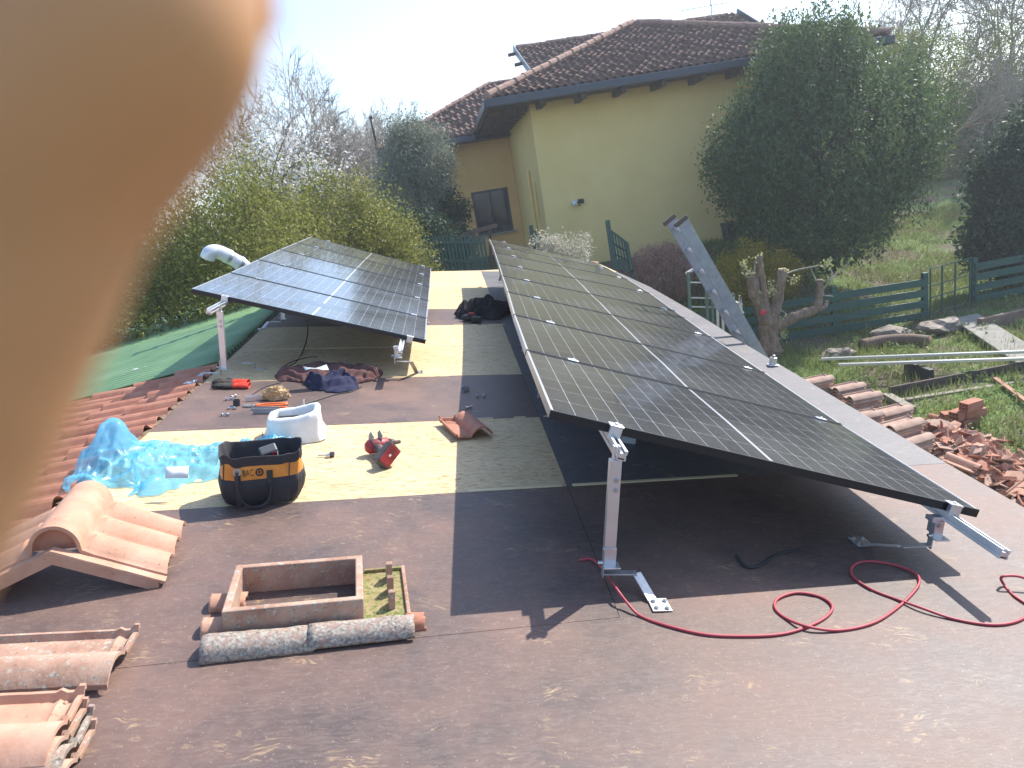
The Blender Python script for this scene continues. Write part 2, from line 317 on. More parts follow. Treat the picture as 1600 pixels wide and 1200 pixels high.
for k, x0, x1 in ((0, .66, 1.62), (1, .45, .53), (1, -.02, .3), (2, .0, .3), (2, .35, .62), (3, .0, .22), (3, .28, .63), (4, .05, .32), (4, .38, .66), (5, .15, .6), (6, .1, .6), (0, .1, .6), (3, -1.9, -.55), (1, .66, .75)):
    b = MB().bar((x0, BL(k, x0)+.006, .002), (x1, BL(k, x1)+.006, .002), .012 if k else .022, .007); rp(b, 'board_edge', EDGE)
# structure under the boards
WOODD = noisy('old_timber', [(.3, (.12, .08, .05)), (.7, (.22, .16, .1))], 5, stretch=(1, 8, 8), rough=.85)
WALLP = noisy('grey_render', [(.3, (.42, .40, .36)), (.7, (.52, .5, .45))], 3, rough=.9)
ys = [-1.5, 3, 6, 9, 12, 16.2]
poly = [(XE(y)-.02, y) for y in ys]+[(.8, 14.6), (-.33, 14.05), (-2.25, 13.5)]+[(XL(y)+.02, y) for y in reversed(ys[:-1])]
rp(MB().prism(poly, -.14, -.018), 'roof_structure', WOODD)
def RW(p): return np.array(RM @ Vector([float(a) for a in p]))
# walls, upright in the world
mb = MB()
pts = [RW((XE(y)-.3, y, -.14)) for y in ys[:-1]]+[RW((3.2, 15.9, -.14)), RW((-2.2, 13.3, -.14)), RW((-6.2, 13.1, -1.5)), RW((-6.2, -1.2, -1.5)), RW((-1.8, -1.3, -.14)), RW((2.6, -1.3, -.14))]
n = len(pts); V = [tuple(p) for p in pts]+[(p[0], p[1], -.3) for p in pts]
mb.add(V, [(i, (i+1) % n, n+(i+1) % n, n+i) for i in range(n)]); mb.build('wall', WALLP, shed)
gut = MB(); gut.tube([(XE(y)+.05, y, -.09) for y in np.linspace(-1.5, 16.2, 24)], .05, 8); rp(gut, 'gutter', plain('brown_gutter', (.12, .07, .05), .4))
# the far slope: tiles, then the green sheet
DEL = rad(16)
def LS(a, y, h=0.): return (XL(y)-a*math.cos(DEL)+h*-math.sin(DEL), y, -a*math.sin(DEL)+h*math.cos(DEL)-.012)
def tilefield():
    P = 0.215; C = .37; aa = []
    for c in range(13):
        aa += [(c*C, .026*0), (c*C+.03, .0), (c*C+C*.5, 0), (c*C+C-.012, 0)]
    yy = np.arange(-1.2, 6.16, P/10); g = []; rg = np.random.default_rng(3)
    jit = rg.normal(0, .006, (14, 60)); jx = rg.normal(0, .012, (14, 60))
    for i, (a, _) in enumerate(aa):
        c = min(12, int((a+1e-6)/C)); t = (a-c*C)/C; row = []
        for y in yy:
            q = int((y+1.3)/P); ph = ((y+1.3)/P) % 1.
            h = .052*max(0, math.sin(math.pi*min(1, ph/.62)))**.8 if ph < .62 else .004+.006*math.sin((ph-.62)/.38*math.pi)
            row.append(LS(a+jx[c, q] if 0 < a else a, y, h+.03*t+jit[c, q]))
        g.append(row)
    return np.array(g)
rp(MB().grid(tilefield()), 'roof_tiles', CLAYR, smooth=False)
GREEN = noisy('green_painted_sheet', [(.3, (.15, .26, .12)), (.6, (.21, .34, .165)), (.8, (.28, .41, .24))], 2.2, detail=8, rough=.48, bump=.1, spec=.5)
yy = np.arange(6.16, 9.45, .0125); g = [[LS(a, y, .018+.038*min(1, max(0, 1.4*abs(((y-6.16)/.125) % 1*2-1)-.2))) for y in yy] for a in np.linspace(0.02, 5.4, 24)]
rp(MB().grid(np.array(g)), 'corrugated_sheet', GREEN, smooth=True, solid=.003)
mb = MB(); mb.grid(np.array([[LS(a, y, -.01) for y in (9.3, 14)] for a in (0, 4.8)])); rp(mb, 'lower_sheet', GREEN, solid=.01)
mb = MB()   # ridge roll where the two slopes meet
mb.tube([(XL(y)-.02, y, -.012) for y in np.linspace(3.3, 13.4, 20)], .018, 6); rp(mb, 'ridge_batten', WOODD)
# short seam line scratched on the green sheet
# ================================================================ solar panels
A = [[[.403, 2.658, .672], [2.283, 2.611, .235]], [[.427, 3.822, .666], [2.309, 3.772, .242]], [[.457, 4.981, .675], [2.344, 4.92, .271]], [[.506, 6.194, .678], [2.398, 6.182, .292]], [[.541, 7.381, .689], [2.438, 7.398, .333]], [[.576, 8.546, .711], [2.477, 8.562, .375]], [[.606, 9.75, .743], [2.505, 9.811, .401]], [[.64, 10.97, .766], [2.53, 11.132, .41]], [[.656, 12.15, .784], [2.537, 12.365, .408]]]
B = [[[-2.087, 5.904, .701], [-.203, 5.957, .284]], [[-2.109, 7.037, .712], [-.228, 7.084, .28]], [[-2.12, 8.114, .742], [-.241, 8.153, .3]], [[-2.135, 9.231, .769], [-.258, 9.267, .32]], [[-2.157, 10.37, .782], [-.281, 10.404, .327]], [[-2.174, 11.493, .797], [-.301, 11.525, .332]]]
A, B = np.array(A), np.array(B)
def panel(c00, c01, c10, c11, label, group, tls):
    # c00 near high corner, c01 near low corner, c10/c11 far; all in the roof's frame
    c00, c01, c10, c11 = map(np.array, (c00, c01, c10, c11)); org = (c00+c01+c10+c11)/4; org[2] -= .04
    nrm = np.cross(c01-c00, c10-c00); nrm /= np.linalg.norm(nrm); c00, c01, c10, c11 = [c-org for c in (c00, c01, c10, c11)]
    t = thing('solar_panel', label, 'solar panel', org, 0, True, group)
    H, Wf = .036, .012
    u = (c01-c00)/np.linalg.norm(c01-c00); v = (c10-c00)/np.linalg.norm(c10-c00)
    mb = MB(); m2 = MB(); dn = -nrm*H/2
    for a, b, inn in ((c00, c01, v), (c10, c11, -v)): MB().bar(a+inn*Wf/2+dn, b+inn*Wf/2+dn, Wf, H, nrm).build('frame_side', BLACKF, t)
    for a, b, inn in ((c00, c10, u), (c01, c11, -u)): MB().bar(a+inn*Wf/2+dn+v*(Wf+.0005), b+inn*Wf/2+dn-v*(Wf+.0005), Wf, H, nrm).build('frame_end', GLAREF, t)
    q = [c00+(u+v)*Wf, c01+(-u+v)*Wf, c11+(-u-v)*Wf, c10+(u-v)*Wf]; q = [x-nrm*.0025 for x in q]
    me = bpy.data.meshes.new('glass'); me.from_pydata([tuple(x) for x in q]+[tuple(x-nrm*.006) for x in q], [], [(0, 1, 2, 3), (7, 6, 5, 4), (0, 4, 5, 1), (1, 5, 6, 2), (2, 6, 7, 3), (3, 7, 4, 0)])
    ul = me.uv_layers.new(name='UV'); uvs = [(0, 0), (1, 0), (1, 1), (0, 1)]
    for l in range(4): ul.data[l].uv = uvs[l]
    for l in range(4, len(ul.data)): ul.data[l].uv = (.02, .06)
    me.materials.append(CELL); o = bpy.data.objects.new('glass', me); COL.objects.link(o); o.parent = t
    for f in tls:                     # clamps that hold the far seam (and the near edge for the first panel)
        for (e0, e1, off) in (((c10, c11, v*.009),) if f == 'far' else ((c00, c01, -v*.012),)):
            for s in (.14, .93):
                p = e0+(e1-e0)*s+off; mb = MB()
                mb.box(p+nrm*.004, (.06, .034 if f == 'far' else .045, .006), np.array([u, np.cross(nrm, u), nrm]).T)
                if f != 'far': mb.box(p-nrm*.02-v*.012, (.05, .022, .055), np.array([u, np.cross(nrm, u), nrm]).T)
                mb.lathe([(.007, 0), (.007, .007), (.003, .007), (.003, .003)], p+nrm*.0075, 10, np.array([u, np.cross(nrm, u), nrm]).T)
                mb.build('clamp', ALU, t, bevel=.001)
    return t
ordn = ['nearest', 'second nearest', 'third nearest', 'fourth nearest', 'fifth nearest', 'third from the far end', 'next to last', 'farthest']
g = .009
def row(Q, labels, group):
    n = len(Q)-1
    for k in range(n):
        vn = (Q[k+1, 0]-Q[k, 0]); vn /= np.linalg.norm(vn); vm = (Q[k+1, 1]-Q[k, 1]); vm /= np.linalg.norm(vm)
        a = g if k else 0; b = g if k < n-1 else 0
        panel(Q[k, 0]+vn*a, Q[k, 1]+vm*a, Q[k+1, 0]-vn*b, Q[k+1, 1]-vm*b, labels[k], group, ['near', 'far'] if k == 0 else ['far'])
row(A, [{0: 'nearest panel of the long right-hand row, its black front edge over the deep shade', 5: 'solar panel third from the far end of the long right-hand row', 6: 'solar panel next to last in the long right-hand row', 7: 'farthest solar panel of the long right-hand row, by the yellow house'}.get(k, 'solar panel %s in the long right-hand row' % ordn[k]) for k in range(8)], 'solar panels of the long right-hand row')
row(B, ['nearest panel of the short left-hand row, tipped over the green sheet roof', 'solar panel second nearest in the short left-hand row', 'middle solar panel of the short left-hand row', 'solar panel next to last in the short left-hand row', 'farthest solar panel of the short left-hand row, against the hedge'], 'solar panels of the short left-hand row')
# ---------------------------------------------------------------- rails
def rail(Q, s, ext, label, group, dz=.036, mat=None):
    P = [Q[k, 0]+(Q[k, 1]-Q[k, 0])*s for k in range(len(Q))]
    d0 = (P[0]-P[1])/np.linalg.norm(P[0]-P[1]); P = [P[0]+d0*ext]+P+[P[-1]-d0*.12]
    org = P[0].copy(); P = [p-org for p in P]
    tilt = math.atan2(Q[0, 0, 2]-Q[0, 1, 2], Q[0, 1, 0]-Q[0, 0, 0]); up = np.array([math.sin(tilt), 0, math.cos(tilt)]); rt = np.array([math.cos(tilt), 0, -math.sin(tilt)])
    t = thing('mounting_rail', label, 'mounting rail', org, 0, True, group)
    # open channel: base, two side walls with inner lips, a rib slot on the side
    prof = [(-.02, -.04), (.02, -.04), (.02, -.026), (.016, -.024), (.016, -.018), (.02, -.016), (.02, 0), (.008, 0), (.008, -.004), (.016, -.005), (.016, -.012), (-.016, -.012), (-.016, -.005), (-.008, -.004), (-.008, 0), (-.02, 0), (-.02, -.016), (-.016, -.018), (-.016, -.024), (-.02, -.026)]
    V = []; n = len(prof)
    for p in P:
        for a, b in prof: V.append(p+rt*a+up*(b-dz-.001))
    F_ = [(i*n+k, i*n+(k+1) % n, (i+1)*n+(k+1) % n, (i+1)*n+k) for i in range(len(P)-1) for k in range(n)]+[tuple(range(n)), tuple((len(P)-1)*n+k for k in range(n))]
    MB().add(V, F_).build('rail_profile', mat or ALU, t)
    V0 = [P[0]+rt*a+up*(b-dz-.001)+(P[0]-P[1])*.0003 for a, b in ((-.013, -.036), (.013, -.036), (.013, -.03), (-.013, -.03))]
    mb = MB().add(V0, [(0, 1, 2, 3)]); mb.build('hollow_shade', BLACK, t)  # black face on the rail end paints the shade inside its hollow
    return P, org, up
rail(A, .14, .20, 'aluminium rail under the high edge of the right-hand panels', 'aluminium mounting rails under the panels')
rail(A, .93, .34, 'aluminium rail sticking out at the low right corner of the right-hand panels', 'aluminium mounting rails under the panels')
rail(B, .14, .42, 'aluminium rail jutting out at the high side of the left-hand panels', 'aluminium mounting rails under the panels')
rail(B, .9, .42, 'aluminium rail poking out at the low side of the left-hand panels', 'aluminium mounting rails under the panels')
# ---------------------------------------------------------------- support legs
def leg(X, Y, zt, label, group, kind='high', flip=1, z0=.115):
    fy = -1 if kind == 'high' else 1
    t = thing('support_leg', label, 'support leg', (X, Y, 0), 0, True, group)
    if kind == 'high':
        MB().box((0, 0, (z0+zt-.05)/2), (.046, .03, zt-.05-z0)).build('post', ALU, t, bevel=.0015)
        mb = MB(); mb.box((-.008, .0, zt-.04), (.006, .026, .09)); mb.box((.012, 0, zt-.04), (.006, .026, .09)); mb.build('head_bracket', ALU, t)
        mb = MB()
        for z in (zt-.13, zt-.17): MB().lathe([(.010, 0), (.010, .006), (.006, .006), (.006, .012)], (.004, -.0155, z), 10, np.array([[1, 0, 0], [0, 0, -1], [0, 1, 0]])).build('bolt', BOLT, t)
    else:
        mb = MB(); mb.box((0, 0, zt-.045), (.05, .034, .075)); mb.box((-.03, 0, zt-.02), (.012, .05, .02)); mb.build('post', ALU, t, bevel=.002)
        MB().lathe([(.012, 0), (.012, .006), (.007, .006), (.007, .014)], (.0, -.0175, zt-.045), 10, np.array([[1, 0, 0], [0, 0, -1], [0, 1, 0]])).build('bolt', BOLT, t)
        z0 = zt-.085
    mb = MB(); mb.box((0, -.002-.017, z0+.022), (.05, .004, .07)); mb.box((.004, -.012-.02, z0-.014), (.066, .05, .005)); mb.build('angle_bracket', ALU, t, bevel=.001)
    mb = MB(); zz = max(z0-.05, .05)
    mb.box((-.026, -.02, (z0+zz)/2+.02), (.005, .03, z0-zz+.07))
    a = -.026; f = flip
    mb.bar((a, -.02, zz), (a+f*.135, -.028, zz), .034, .005)
    mb.bar((a+f*.135, -.028, zz), (a+f*.175, fy*.13, .006), .04, .005)
    mb.box((a+f*.195, fy*.16, .004), (.075, .085, .006))
    mb.build('roof_hook', STEEL, t, bevel=.001)
    mb = MB()
    for p in ((.175, -.185), (.215, -.19), (.175, -.14), (.22, -.14)): MB().lathe([(.009, 0), (.009, .005), (.005, .008)], (a+f*p[0], -fy*p[1], .007), 8).build('screw', BOLT, t)
    mb.lathe([(.008, 0), (.008, .02)], (-.03, -.03, z0+.0), 8, np.array([[0, 0, -1], [0, 1, 0], [1, 0, 0]]))
    mb.build('screw', BOLT, t)
    return t
GL = 'tall aluminium legs holding the panel rails'; GS = 'short brackets holding the panel rails'
leg(.63, 2.47, .585, 'tall front leg with two bolts, red cable running past its foot', GL)
leg(.68, 5.0, .59, 'tall leg under the second panel of the right-hand row', GL)
leg(.72, 6.6, .60, 'tall leg third from the front of the right-hand row', GL)
leg(.80, 8.7, .63, 'tall leg behind the dark tool pile on the roof', GL)
leg(.83, 10.4, .66, 'tall leg second from the far end of the right-hand row', GL)
leg(.86, 12.0, .69, 'farthest tall leg of the right-hand row', GL)
leg(2.10, 2.62, .215, 'short bracket under the low front corner of the right-hand panels', GS, 'low', -1)
for y, z, w in ((5., .25, 'second'), (8., .32, 'third'), (11, .38, 'farthest')): leg(2.16+.03*(y-2.6), y, z, '%s short bracket along the low edge of the right-hand panels' % w, GS, 'low', -1)
leg(-1.82, 5.72, .60, 'tall leg standing over the green sheet roof at the left-hand panels', GL, flip=-1, z0=.1)
leg(-1.86, 8.0, .62, 'second tall leg of the left-hand row, behind the first', GL, flip=-1)
leg(-1.88, 10.6, .68, 'farthest tall leg of the left-hand row', GL, flip=-1)
leg(-.43, 5.78, .275, 'short bracket at the low front corner of the left-hand panels', GS, 'low', 1)
leg(-.45, 8.2, .29, 'short bracket farther back at the low side of the left-hand panels', GS, 'low', 1)
# a spare hook screwed down on bare board under the left row, and a stub bracket on the right border
p = R(395, 578); t = thing('roof_hook', 'spare roof hook screwed to the bare board beside the brown clothes', 'roof hook', p)
mb = MB(); mb.bar((-.1, .05, .05), (.0, .04, .05), .03, .005); mb.bar((0, .04, .05), (.01, .04, 0), .03, .005); mb.box((.05, .03, .004), (.09, .06, .006)); mb.build('hook_strip', STEEL, t)
mb = MB(); [mb.lathe([(.009, 0), (.009, .006)], (.03+.03*i, .03, .007), 8) for i in (0, 1)]; mb.build('screw', BOLT, t)
p = R(1207, 572); t = thing('roof_hook', 'small grey bracket standing on the roof border near the tree stump', 'roof hook', p)
mb = MB(); mb.box((0, 0, .01), (.1, .07, .012)); mb.box((0, .0, .05), (.055, .05, .07)); mb.build('hook_strip', ALU, t, bevel=.004)
MB().lathe([(.016, 0), (.016, .02), (.008, .025)], (0, 0, .085), 10).build('bolt', BOLT, t)
# ================================================================ loose things on the deck
from mathutils import noise as mnoise
def nz(x, y, z=0., s=1.): return mnoise.noise(Vector((x*s, y*s, z*s)))
def fbm(x, y, z=0., s=1., o=4): return mnoise.fractal(Vector((x*s, y*s, z*s)), 1., 2., o)
def spline(pts, n=8):
    P = np.array(pts, float); Q = np.vstack([2*P[0]-P[1], P, 2*P[-1]-P[-2]]); out = []
    for i in range(1, len(Q)-2):
        for t in np.linspace(0, 1, n, endpoint=False):
            p0, p1, p2, p3 = Q[i-1:i+3]; out.append(.5*((2*p1)+(-p0+p2)*t+(2*p0-5*p1+4*p2-p3)*t*t+(-p0+3*p1-3*p2+p3)*t**3))
    out.append(P[-1]); return np.array(out)
def rl(lst, z=.006): return [R(a[0], a[1], a[2] if len(a) > 2 else z) for a in lst]
def ang(p, q): return math.atan2(q[1]-p[1], q[0]-p[0])
RX90 = np.array([[1, 0, 0], [0, 0, -1], [0, 1, 0]])

def tile_mb(W=.25, Lg=.4, th=.012, seed=0, broken=False):
    rg = random.Random(seed); mb = MB(); nx, ny = 26, 30; top = []; bot = []
    for j in range(ny+1):
        y = Lg*j/ny; r0 = []; r1 = []
        for i in range(nx+1):
            x = W*i/nx
            if x < .012: z = .034
            elif x < .02: z = .034-(x-.012)/.008*.022
            elif x < W*.44: z = .012+.003*math.sin((x-.02)*60)
            else:
                a = (x-W*.44)/(W*.56); z = .012+.058*math.sin(math.pi*(.03+.94*a))**.75*(1-.12*a)
            if y > Lg-.02 and x < W*.5: z += .02
            if .06 < Lg-y < .075 and x < W*.47: z += .009
            z += .0015*fbm(x*9, y*9, seed)
            r0.append((x, y, z)); r1.append((x, y, z-th-(.0 if 0 < i < nx else .006)))
        top.append(r0); bot.append(r1)
    T = np.array(top); Bq = np.array(bot); n = (nx+1)
    mb.add(T.reshape(-1, 3), []); mb.add(Bq.reshape(-1, 3), [])
    N = n*(ny+1); Fc = []
    for j in range(ny):
        for i in range(nx):
            a = j*n+i; Fc += [(a, a+1, a+n+1, a+n), (N+a+n, N+a+n+1, N+a+1, N+a)]
    for i in range(nx): Fc += [(N+i, N+i+1, i+1, i), (ny*n+i, ny*n+i+1, N+ny*n+i+1, N+ny*n+i)]
    for j in range(ny): Fc += [(j*n, (j+1)*n, N+(j+1)*n, N+j*n), (N+j*n+nx, N+(j+1)*n+nx, (j+1)*n+nx, j*n+nx)]
    mb.f += Fc; mb.m += [0]*len(Fc); return mb
def tile(loc, rz, label, mat, group=None, roof=True, seed=0, M=None, W=.25, Lg=.4):
    o = tile_mb(W, Lg, seed=seed).build('roof_tile', mat, smooth=True); o.modifiers.new('e', 'EDGE_SPLIT').split_angle = rad(40)
    place(o, loc, rz, roof, M); return tag(o, label, 'roof tile', group)
tile((.04, 4.17, .014), rad(19), 'single terracotta tile lying alone on the pale board near the panels', clay('terracotta_tile_brown', (.33, .14, .09), (.40, .18, .12), (.46, .23, .16)), seed=2, Lg=.35, W=.25)
tile((-1.50, 2.17, .012), rad(-88), 'dusty terracotta tile lying by itself in front of the framed flue tile', CLAYO, seed=5, Lg=.46, W=.27)
SG = 'stack of four old tiles at the bottom left corner'
for k, w in enumerate(('bottom', 'second from bottom', 'third from bottom', 'topmost')):
    tile((-1.50+.018*(3-k)+.004*k, 1.765-.012*(3-k), .014+.026*k), rad(-86+1.5*(k % 2)), '%s tile of the small tile stack near the ridge in the foreground' % w, (CLAYO, CLAYL, CLAYO, CLAY)[k], SG, seed=8+k, Lg=.46, W=.27, M=Matrix.Rotation(rad(-3), 4, 'X'))

# ---- ridge tile with side barrels
def ridge_tile():
    t = thing('ridge_tile', 'large orange ridge tile with a round crest and ribbed sides, sitting over the ridge', 'ridge tile', (-1.455, 2.47, .0), rad(10))
    xs = np.unique(np.concatenate([np.linspace(-.40, .37, 78), [-.0851, -.085, .085, .0851]])); ys_ = np.unique(np.concatenate([[-.012, .0262, .0275], np.linspace(.035, .47, 60)]))
    G = []
    for x in xs:
        rowp = []
        for y in ys_:
            w = .195-abs(x)*.46; k = (y-.03)/.148
            blend = min(1, max(0, (abs(x)-.07)/.05))
            if y > .027: w += .004+.042*abs(math.sin(math.pi*k))**.7*blend
            if y > .027 and abs(x) <= .088: w = max(w, .178+math.sqrt(max(0, .088**2-x*x))*1.1)
            elif y > .027 and abs(x) < .13: w = max(w, w+(.13-abs(x))*.25)
            rowp.append((x, y, w+.0012*fbm(x*14, y*14)))
        G.append(rowp)
    gb = MB().grid(np.array(G)); keep = [i for i, f in enumerate(gb.f) if not (all(.0255 < gb.v[k][1] < .0280 for k in f) and all(abs(gb.v[k][0]) <= .0875 for k in f))]
    gb.f = [gb.f[i] for i in keep]; gb.m = [0]*len(gb.f)
    th_ = np.linspace(0, math.pi, 15); MB().prism([(.083*math.cos(a), .168+.09*math.sin(a)) for a in th_], .0, .006).build('end_wall', CLAYR, t).matrix_basis = Matrix.Translation((0, .06, 0)) @ Matrix.Rotation(rad(90), 4, 'X')
    o = gb.build('tile_body', CLAY, t, smooth=True, solid=.014); o.modifiers['s'].offset = -1; o.modifiers.new('e', 'EDGE_SPLIT').split_angle = rad(38)
    mb = MB()
    for sx in (-1, 1):
        P = []
        for i in range(15):
            x = sx*.345*i/14; z = .192-abs(x)*.46+.002*nz(x*40, 1); P.append([(x, -.014, z), (x, -.014, z-.052), (x, .002, z-.052), (x, .002, z)])
        mb.grid(np.array(P), wrap=True); mb.add(P[-1], [(0, 1, 2, 3)])
    mb.build('front_flange', CLAY, t, bevel=.002)
ridge_tile()
# ---- flue / skylight tile with a raised square frame and old barrel tiles
def flue_tile():
    t = thing('framed_tile', 'old tile with a tall rectangular open frame and a mossy end plate', 'roof tile', (-.80, 2.085, .0), rad(7.5))
    def ring(x0, x1, y0, y1, w, z0, z1):
        mb = MB()
        o = [(x0, y0), (x1, y0), (x1, y1), (x0, y1)]; i = [(x0+w, y0+w), (x1-w, y0+w), (x1-w, y1-w), (x0+w, y1-w)]
        V = [(a, b, z) for z in (z0, z1) for a, b in o]+[(a, b, z) for z in (z0, z1) for a, b in i]
        Fc = []
        for k in range(4):
            l = (k+1) % 4; Fc += [(k, l, 4+l, 4+k), (8+l, 8+k, 12+k, 12+l), (4+k, 4+l, 12+l, 12+k), (l, k, 8+k, 8+l)]
        return mb.add(V, Fc)
    ring(.045, .515, .075, .395, .027, .0, .112).build('raised_frame', CLAYO, t, bevel=.005)
    mb = MB(); mb.box((.595, .235, .022), (.165, .33, .018)); mb.bar((.52, .398, .034), (.68, .398, .034), .014, .02); mb.build('end_plate', CLAYM, t, bevel=.003)
    mb = MB(); mb.box((.672, .235, .028), (.014, .345, .034)); mb.build('end_lip', CLAYO, t, bevel=.003)
    for y, s in ((.33, 1), (.235, .95), (.14, .9)):
        pts = [(-.0, 0), (.045, 0), (.04, .04), (.018, .08*s), (.004, .074*s)]
        mb = MB(); n = len(pts); V = [(.615-.012, y+a-.02, .03+b) for a, b in pts]+[(.615+.012, y+a-.02, .03+b) for a, b in pts]
        mb.add(V, [tuple(range(n-1, -1, -1)), tuple(range(n, 2*n))]+[(i, (i+1) % n, n+(i+1) % n, n+i) for i in range(n)]).build('nib', CLAYO, t, bevel=.002)
    def barrel(x0, x1, y, r0, r1, z=0., n=16, m=14, seed=0):
        G = []
        for i in range(m+1):
            x = x0+(x1-x0)*i/m; r = r0+(r1-r0)*i/m; rw = []
            for k in range(n+1):
                a = math.pi*k/n; q = r+.0035*fbm(x*22, a*3, seed); rw.append((x+(.012*nz(a*3, seed, 5) if i == m else 0), y-q*math.cos(a), z+q*math.sin(a)*.95))
            G.append(rw)
        o = MB().grid(np.array(G)); return o
    for yy_ in (.145, .30):
        o = barrel(-.035, .09, yy_, .048, .045).build('side_barrel', CLAY, t, smooth=True, solid=.012); o.modifiers['s'].offset = -1
    mb = MB(); mb.box((.33, .06, .012), (.66, .05, .02)); mb.build('under_rail', CLAYO, t, bevel=.004)
    # two lichen-covered cover tiles laid end to end along its front
    for x0, x1, r, w, sd in ((-.01, .345, .062, 'left', 3), (.33, .685, .056, 'right', 9)):
        o = barrel(x0, x1, .012, r, r*.93, seed=sd, z=.004 if sd == 3 else .012).build('cover_tile', CLAYL, None, smooth=True, solid=.015); o.modifiers['s'].offset = -1
        place(o, (-.80, 2.085, .0), rad(7.5)); tag(o, '%s lichen-covered half-round tile along the front of the framed tile' % w, 'cover tile', 'half-round tiles along the framed tile')
    o = barrel(.66, .725, .055, .04, .036, seed=4).build('tile_fragment', CLAYR, t, smooth=True, solid=.012)
flue_tile()
# ---- tool bag
NAV = noisy('black_canvas', [(.3, (.018, .016, .02)), (.7, (.04, .035, .038))], 12, rough=.75, bump=.35, bscale=180, bdist=.001)
ORG = noisy('orange_canvas', [(.3, (.62, .22, .03)), (.7, (.78, .32, .06))], 8, rough=.7, bump=.3, bscale=180, bdist=.001)
def bag():
    c = np.array([-.93, 3.375, 0]); t = thing('tool_bag', 'open black tool bag with an orange band standing on the edge of the pale boards', 'tool bag', c, rad(15)); t.matrix_world = t.matrix_world @ Matrix.Diagonal((1.08, 1.05, 1.16, 1))
    def ring(w, d, z, e=4.2, dent=0., n=96, sag=0.):
        out = []
        for k in range(n):
            a = 2*math.pi*k/n; ca, sa = math.cos(a), math.sin(a)
            x = w/2*abs(ca)**(2/e)*np.sign(ca); y = d/2*abs(sa)**(2/e)*np.sign(sa)
            q = 1+.07*nz(ca*1.8, sa*1.8, z*8)+.03*nz(ca*5, sa*5, z*22)+.012*nz(ca*13, sa*13, z*50)
            y2 = y*q+dent*(-1 if y < 0 else 0)*math.exp(-(x/(.2*w))**2); out.append((x*q, y2, z+sag*math.cos(2*a)+.02*nz(ca*2.2, sa*2.2, 9)*(z > .12)*min(1, (z-.12)/.06)))
        return out
    prof = [(.29, .19, .0), (.335, .215, .012), (.365, .24, .05), (.375, .25, .09), (.365, .245, .125), (.355, .235, .128)]
    def loft(pr, **k): return np.array([ring(w, d, z, sag=.003, **k) for w, d, z in pr])
    mb = MB().grid(loft(prof), wrap=True); mb.add(ring(.29, .19, .002), [tuple(range(71, -1, -1))]); mb.build('body', NAV, t, smooth=True)
    MB().grid(loft([(.362, .242, .122), (.360, .240, .15), (.358, .238, .188), (.352, .236, .192)]), wrap=True).build('orange_band', ORG, t, smooth=True)
    MB().grid(loft([(.359, .240, .184), (.362, .242, .20), (.366, .246, .222), (.362, .242, .226), (.356, .236, .222), (.31, .2, .12), (.27, .17, .02), (.02, .02, .018)]), wrap=True).build('rim', NAV, t, smooth=True)
    for sx in (-.105, .03):        # handle straps and their loop
        mb = MB(); mb.box((sx, -.1265, .085), (.026, .006, .15)); mb.build('strap', NAV, t, bevel=.002)
    mb = MB(); mb.lathe([(.017, 0), (.017, .004), (.010, .004), (.010, 0)], (-.105, -.128, .165), 16, RX90); mb.build('grommet', STEEL, t)
    MB().tube(spline([(-.105, -.132, .158), (-.108, -.148, .12), (-.1, -.15, .06), (-.07, -.15, .02), (-.02, -.15, .012), (.02, -.146, .04), (.03, -.136, .1)]), .008, 8, sq=(1.4, .7)).build('handle', NAV, t, smooth=True)
    for sx, y0 in ((.112, -.124), (-.165, -.098)): MB().bar((sx, y0, .128), (sx+.006, y0+.004, .19), .004, .003, (0, -1, 0)).build('seam', NAV, t)
    MB().box((.06, -.119, .055), (.1, .01, .09)).build('pocket', NAV, t, bevel=.008)
    cu = bpy.data.curves.new('lettering', 'FONT'); cu.body = 'BAC'; cu.size = .036; cu.extrude = .0008
    cu.materials.append(BLACK); tmp = bpy.data.objects.new('lettering_curve', cu); COL.objects.link(tmp); bpy.context.view_layer.update(); me = bpy.data.meshes.new_from_object(tmp.evaluated_get(bpy.context.evaluated_depsgraph_get())); bpy.data.objects.remove(tmp); o = bpy.data.objects.new('lettering', me); COL.objects.link(o); o.parent = t
    o.matrix_basis = Matrix.Translation((-.083, -.1228, .142)) @ Matrix.Rotation(rad(90), 4, 'X') @ Matrix.Diagonal((.68, 1.1, 1, 1))
    mb = MB(); th = np.linspace(0, 2*math.pi, 25); mb.tube([(-.012+.014*math.cos(a), -.1245, .155+.014*math.sin(a)) for a in th], .0035, 6, cap=False); mb.box((-.012, -.1235, .155), (.01, .003, .01)); mb.build('emblem', BLACK, t)
    # battery pack poking out of the bag
    b = thing('battery_pack', 'grey battery pack with a red label poking out of the tool bag', 'battery', c+np.array([.03, .02, .215]), rad(35), M=Matrix.Rotation(rad(38), 4, 'X') @ Matrix.Rotation(rad(-15), 4, 'Y'))
    MB().box((0, 0, 0), (.085, .05, .11)).build('case', plain('grey_plastic', (.09, .09, .095), .5), b, bevel=.008)
    MB().box((.02, -.0262, .02), (.02, .002, .06)).build('label_stripe', plain('red_label', (.6, .03, .05), .4), b)
    mb = MB()
    for i in range(4): mb.box((.038, -.0262, .04-.014*i), (.007, .002, .008))
    mb.build('label_mark', plain('white_print', (.6, .6, .6), .5), b)
bag()
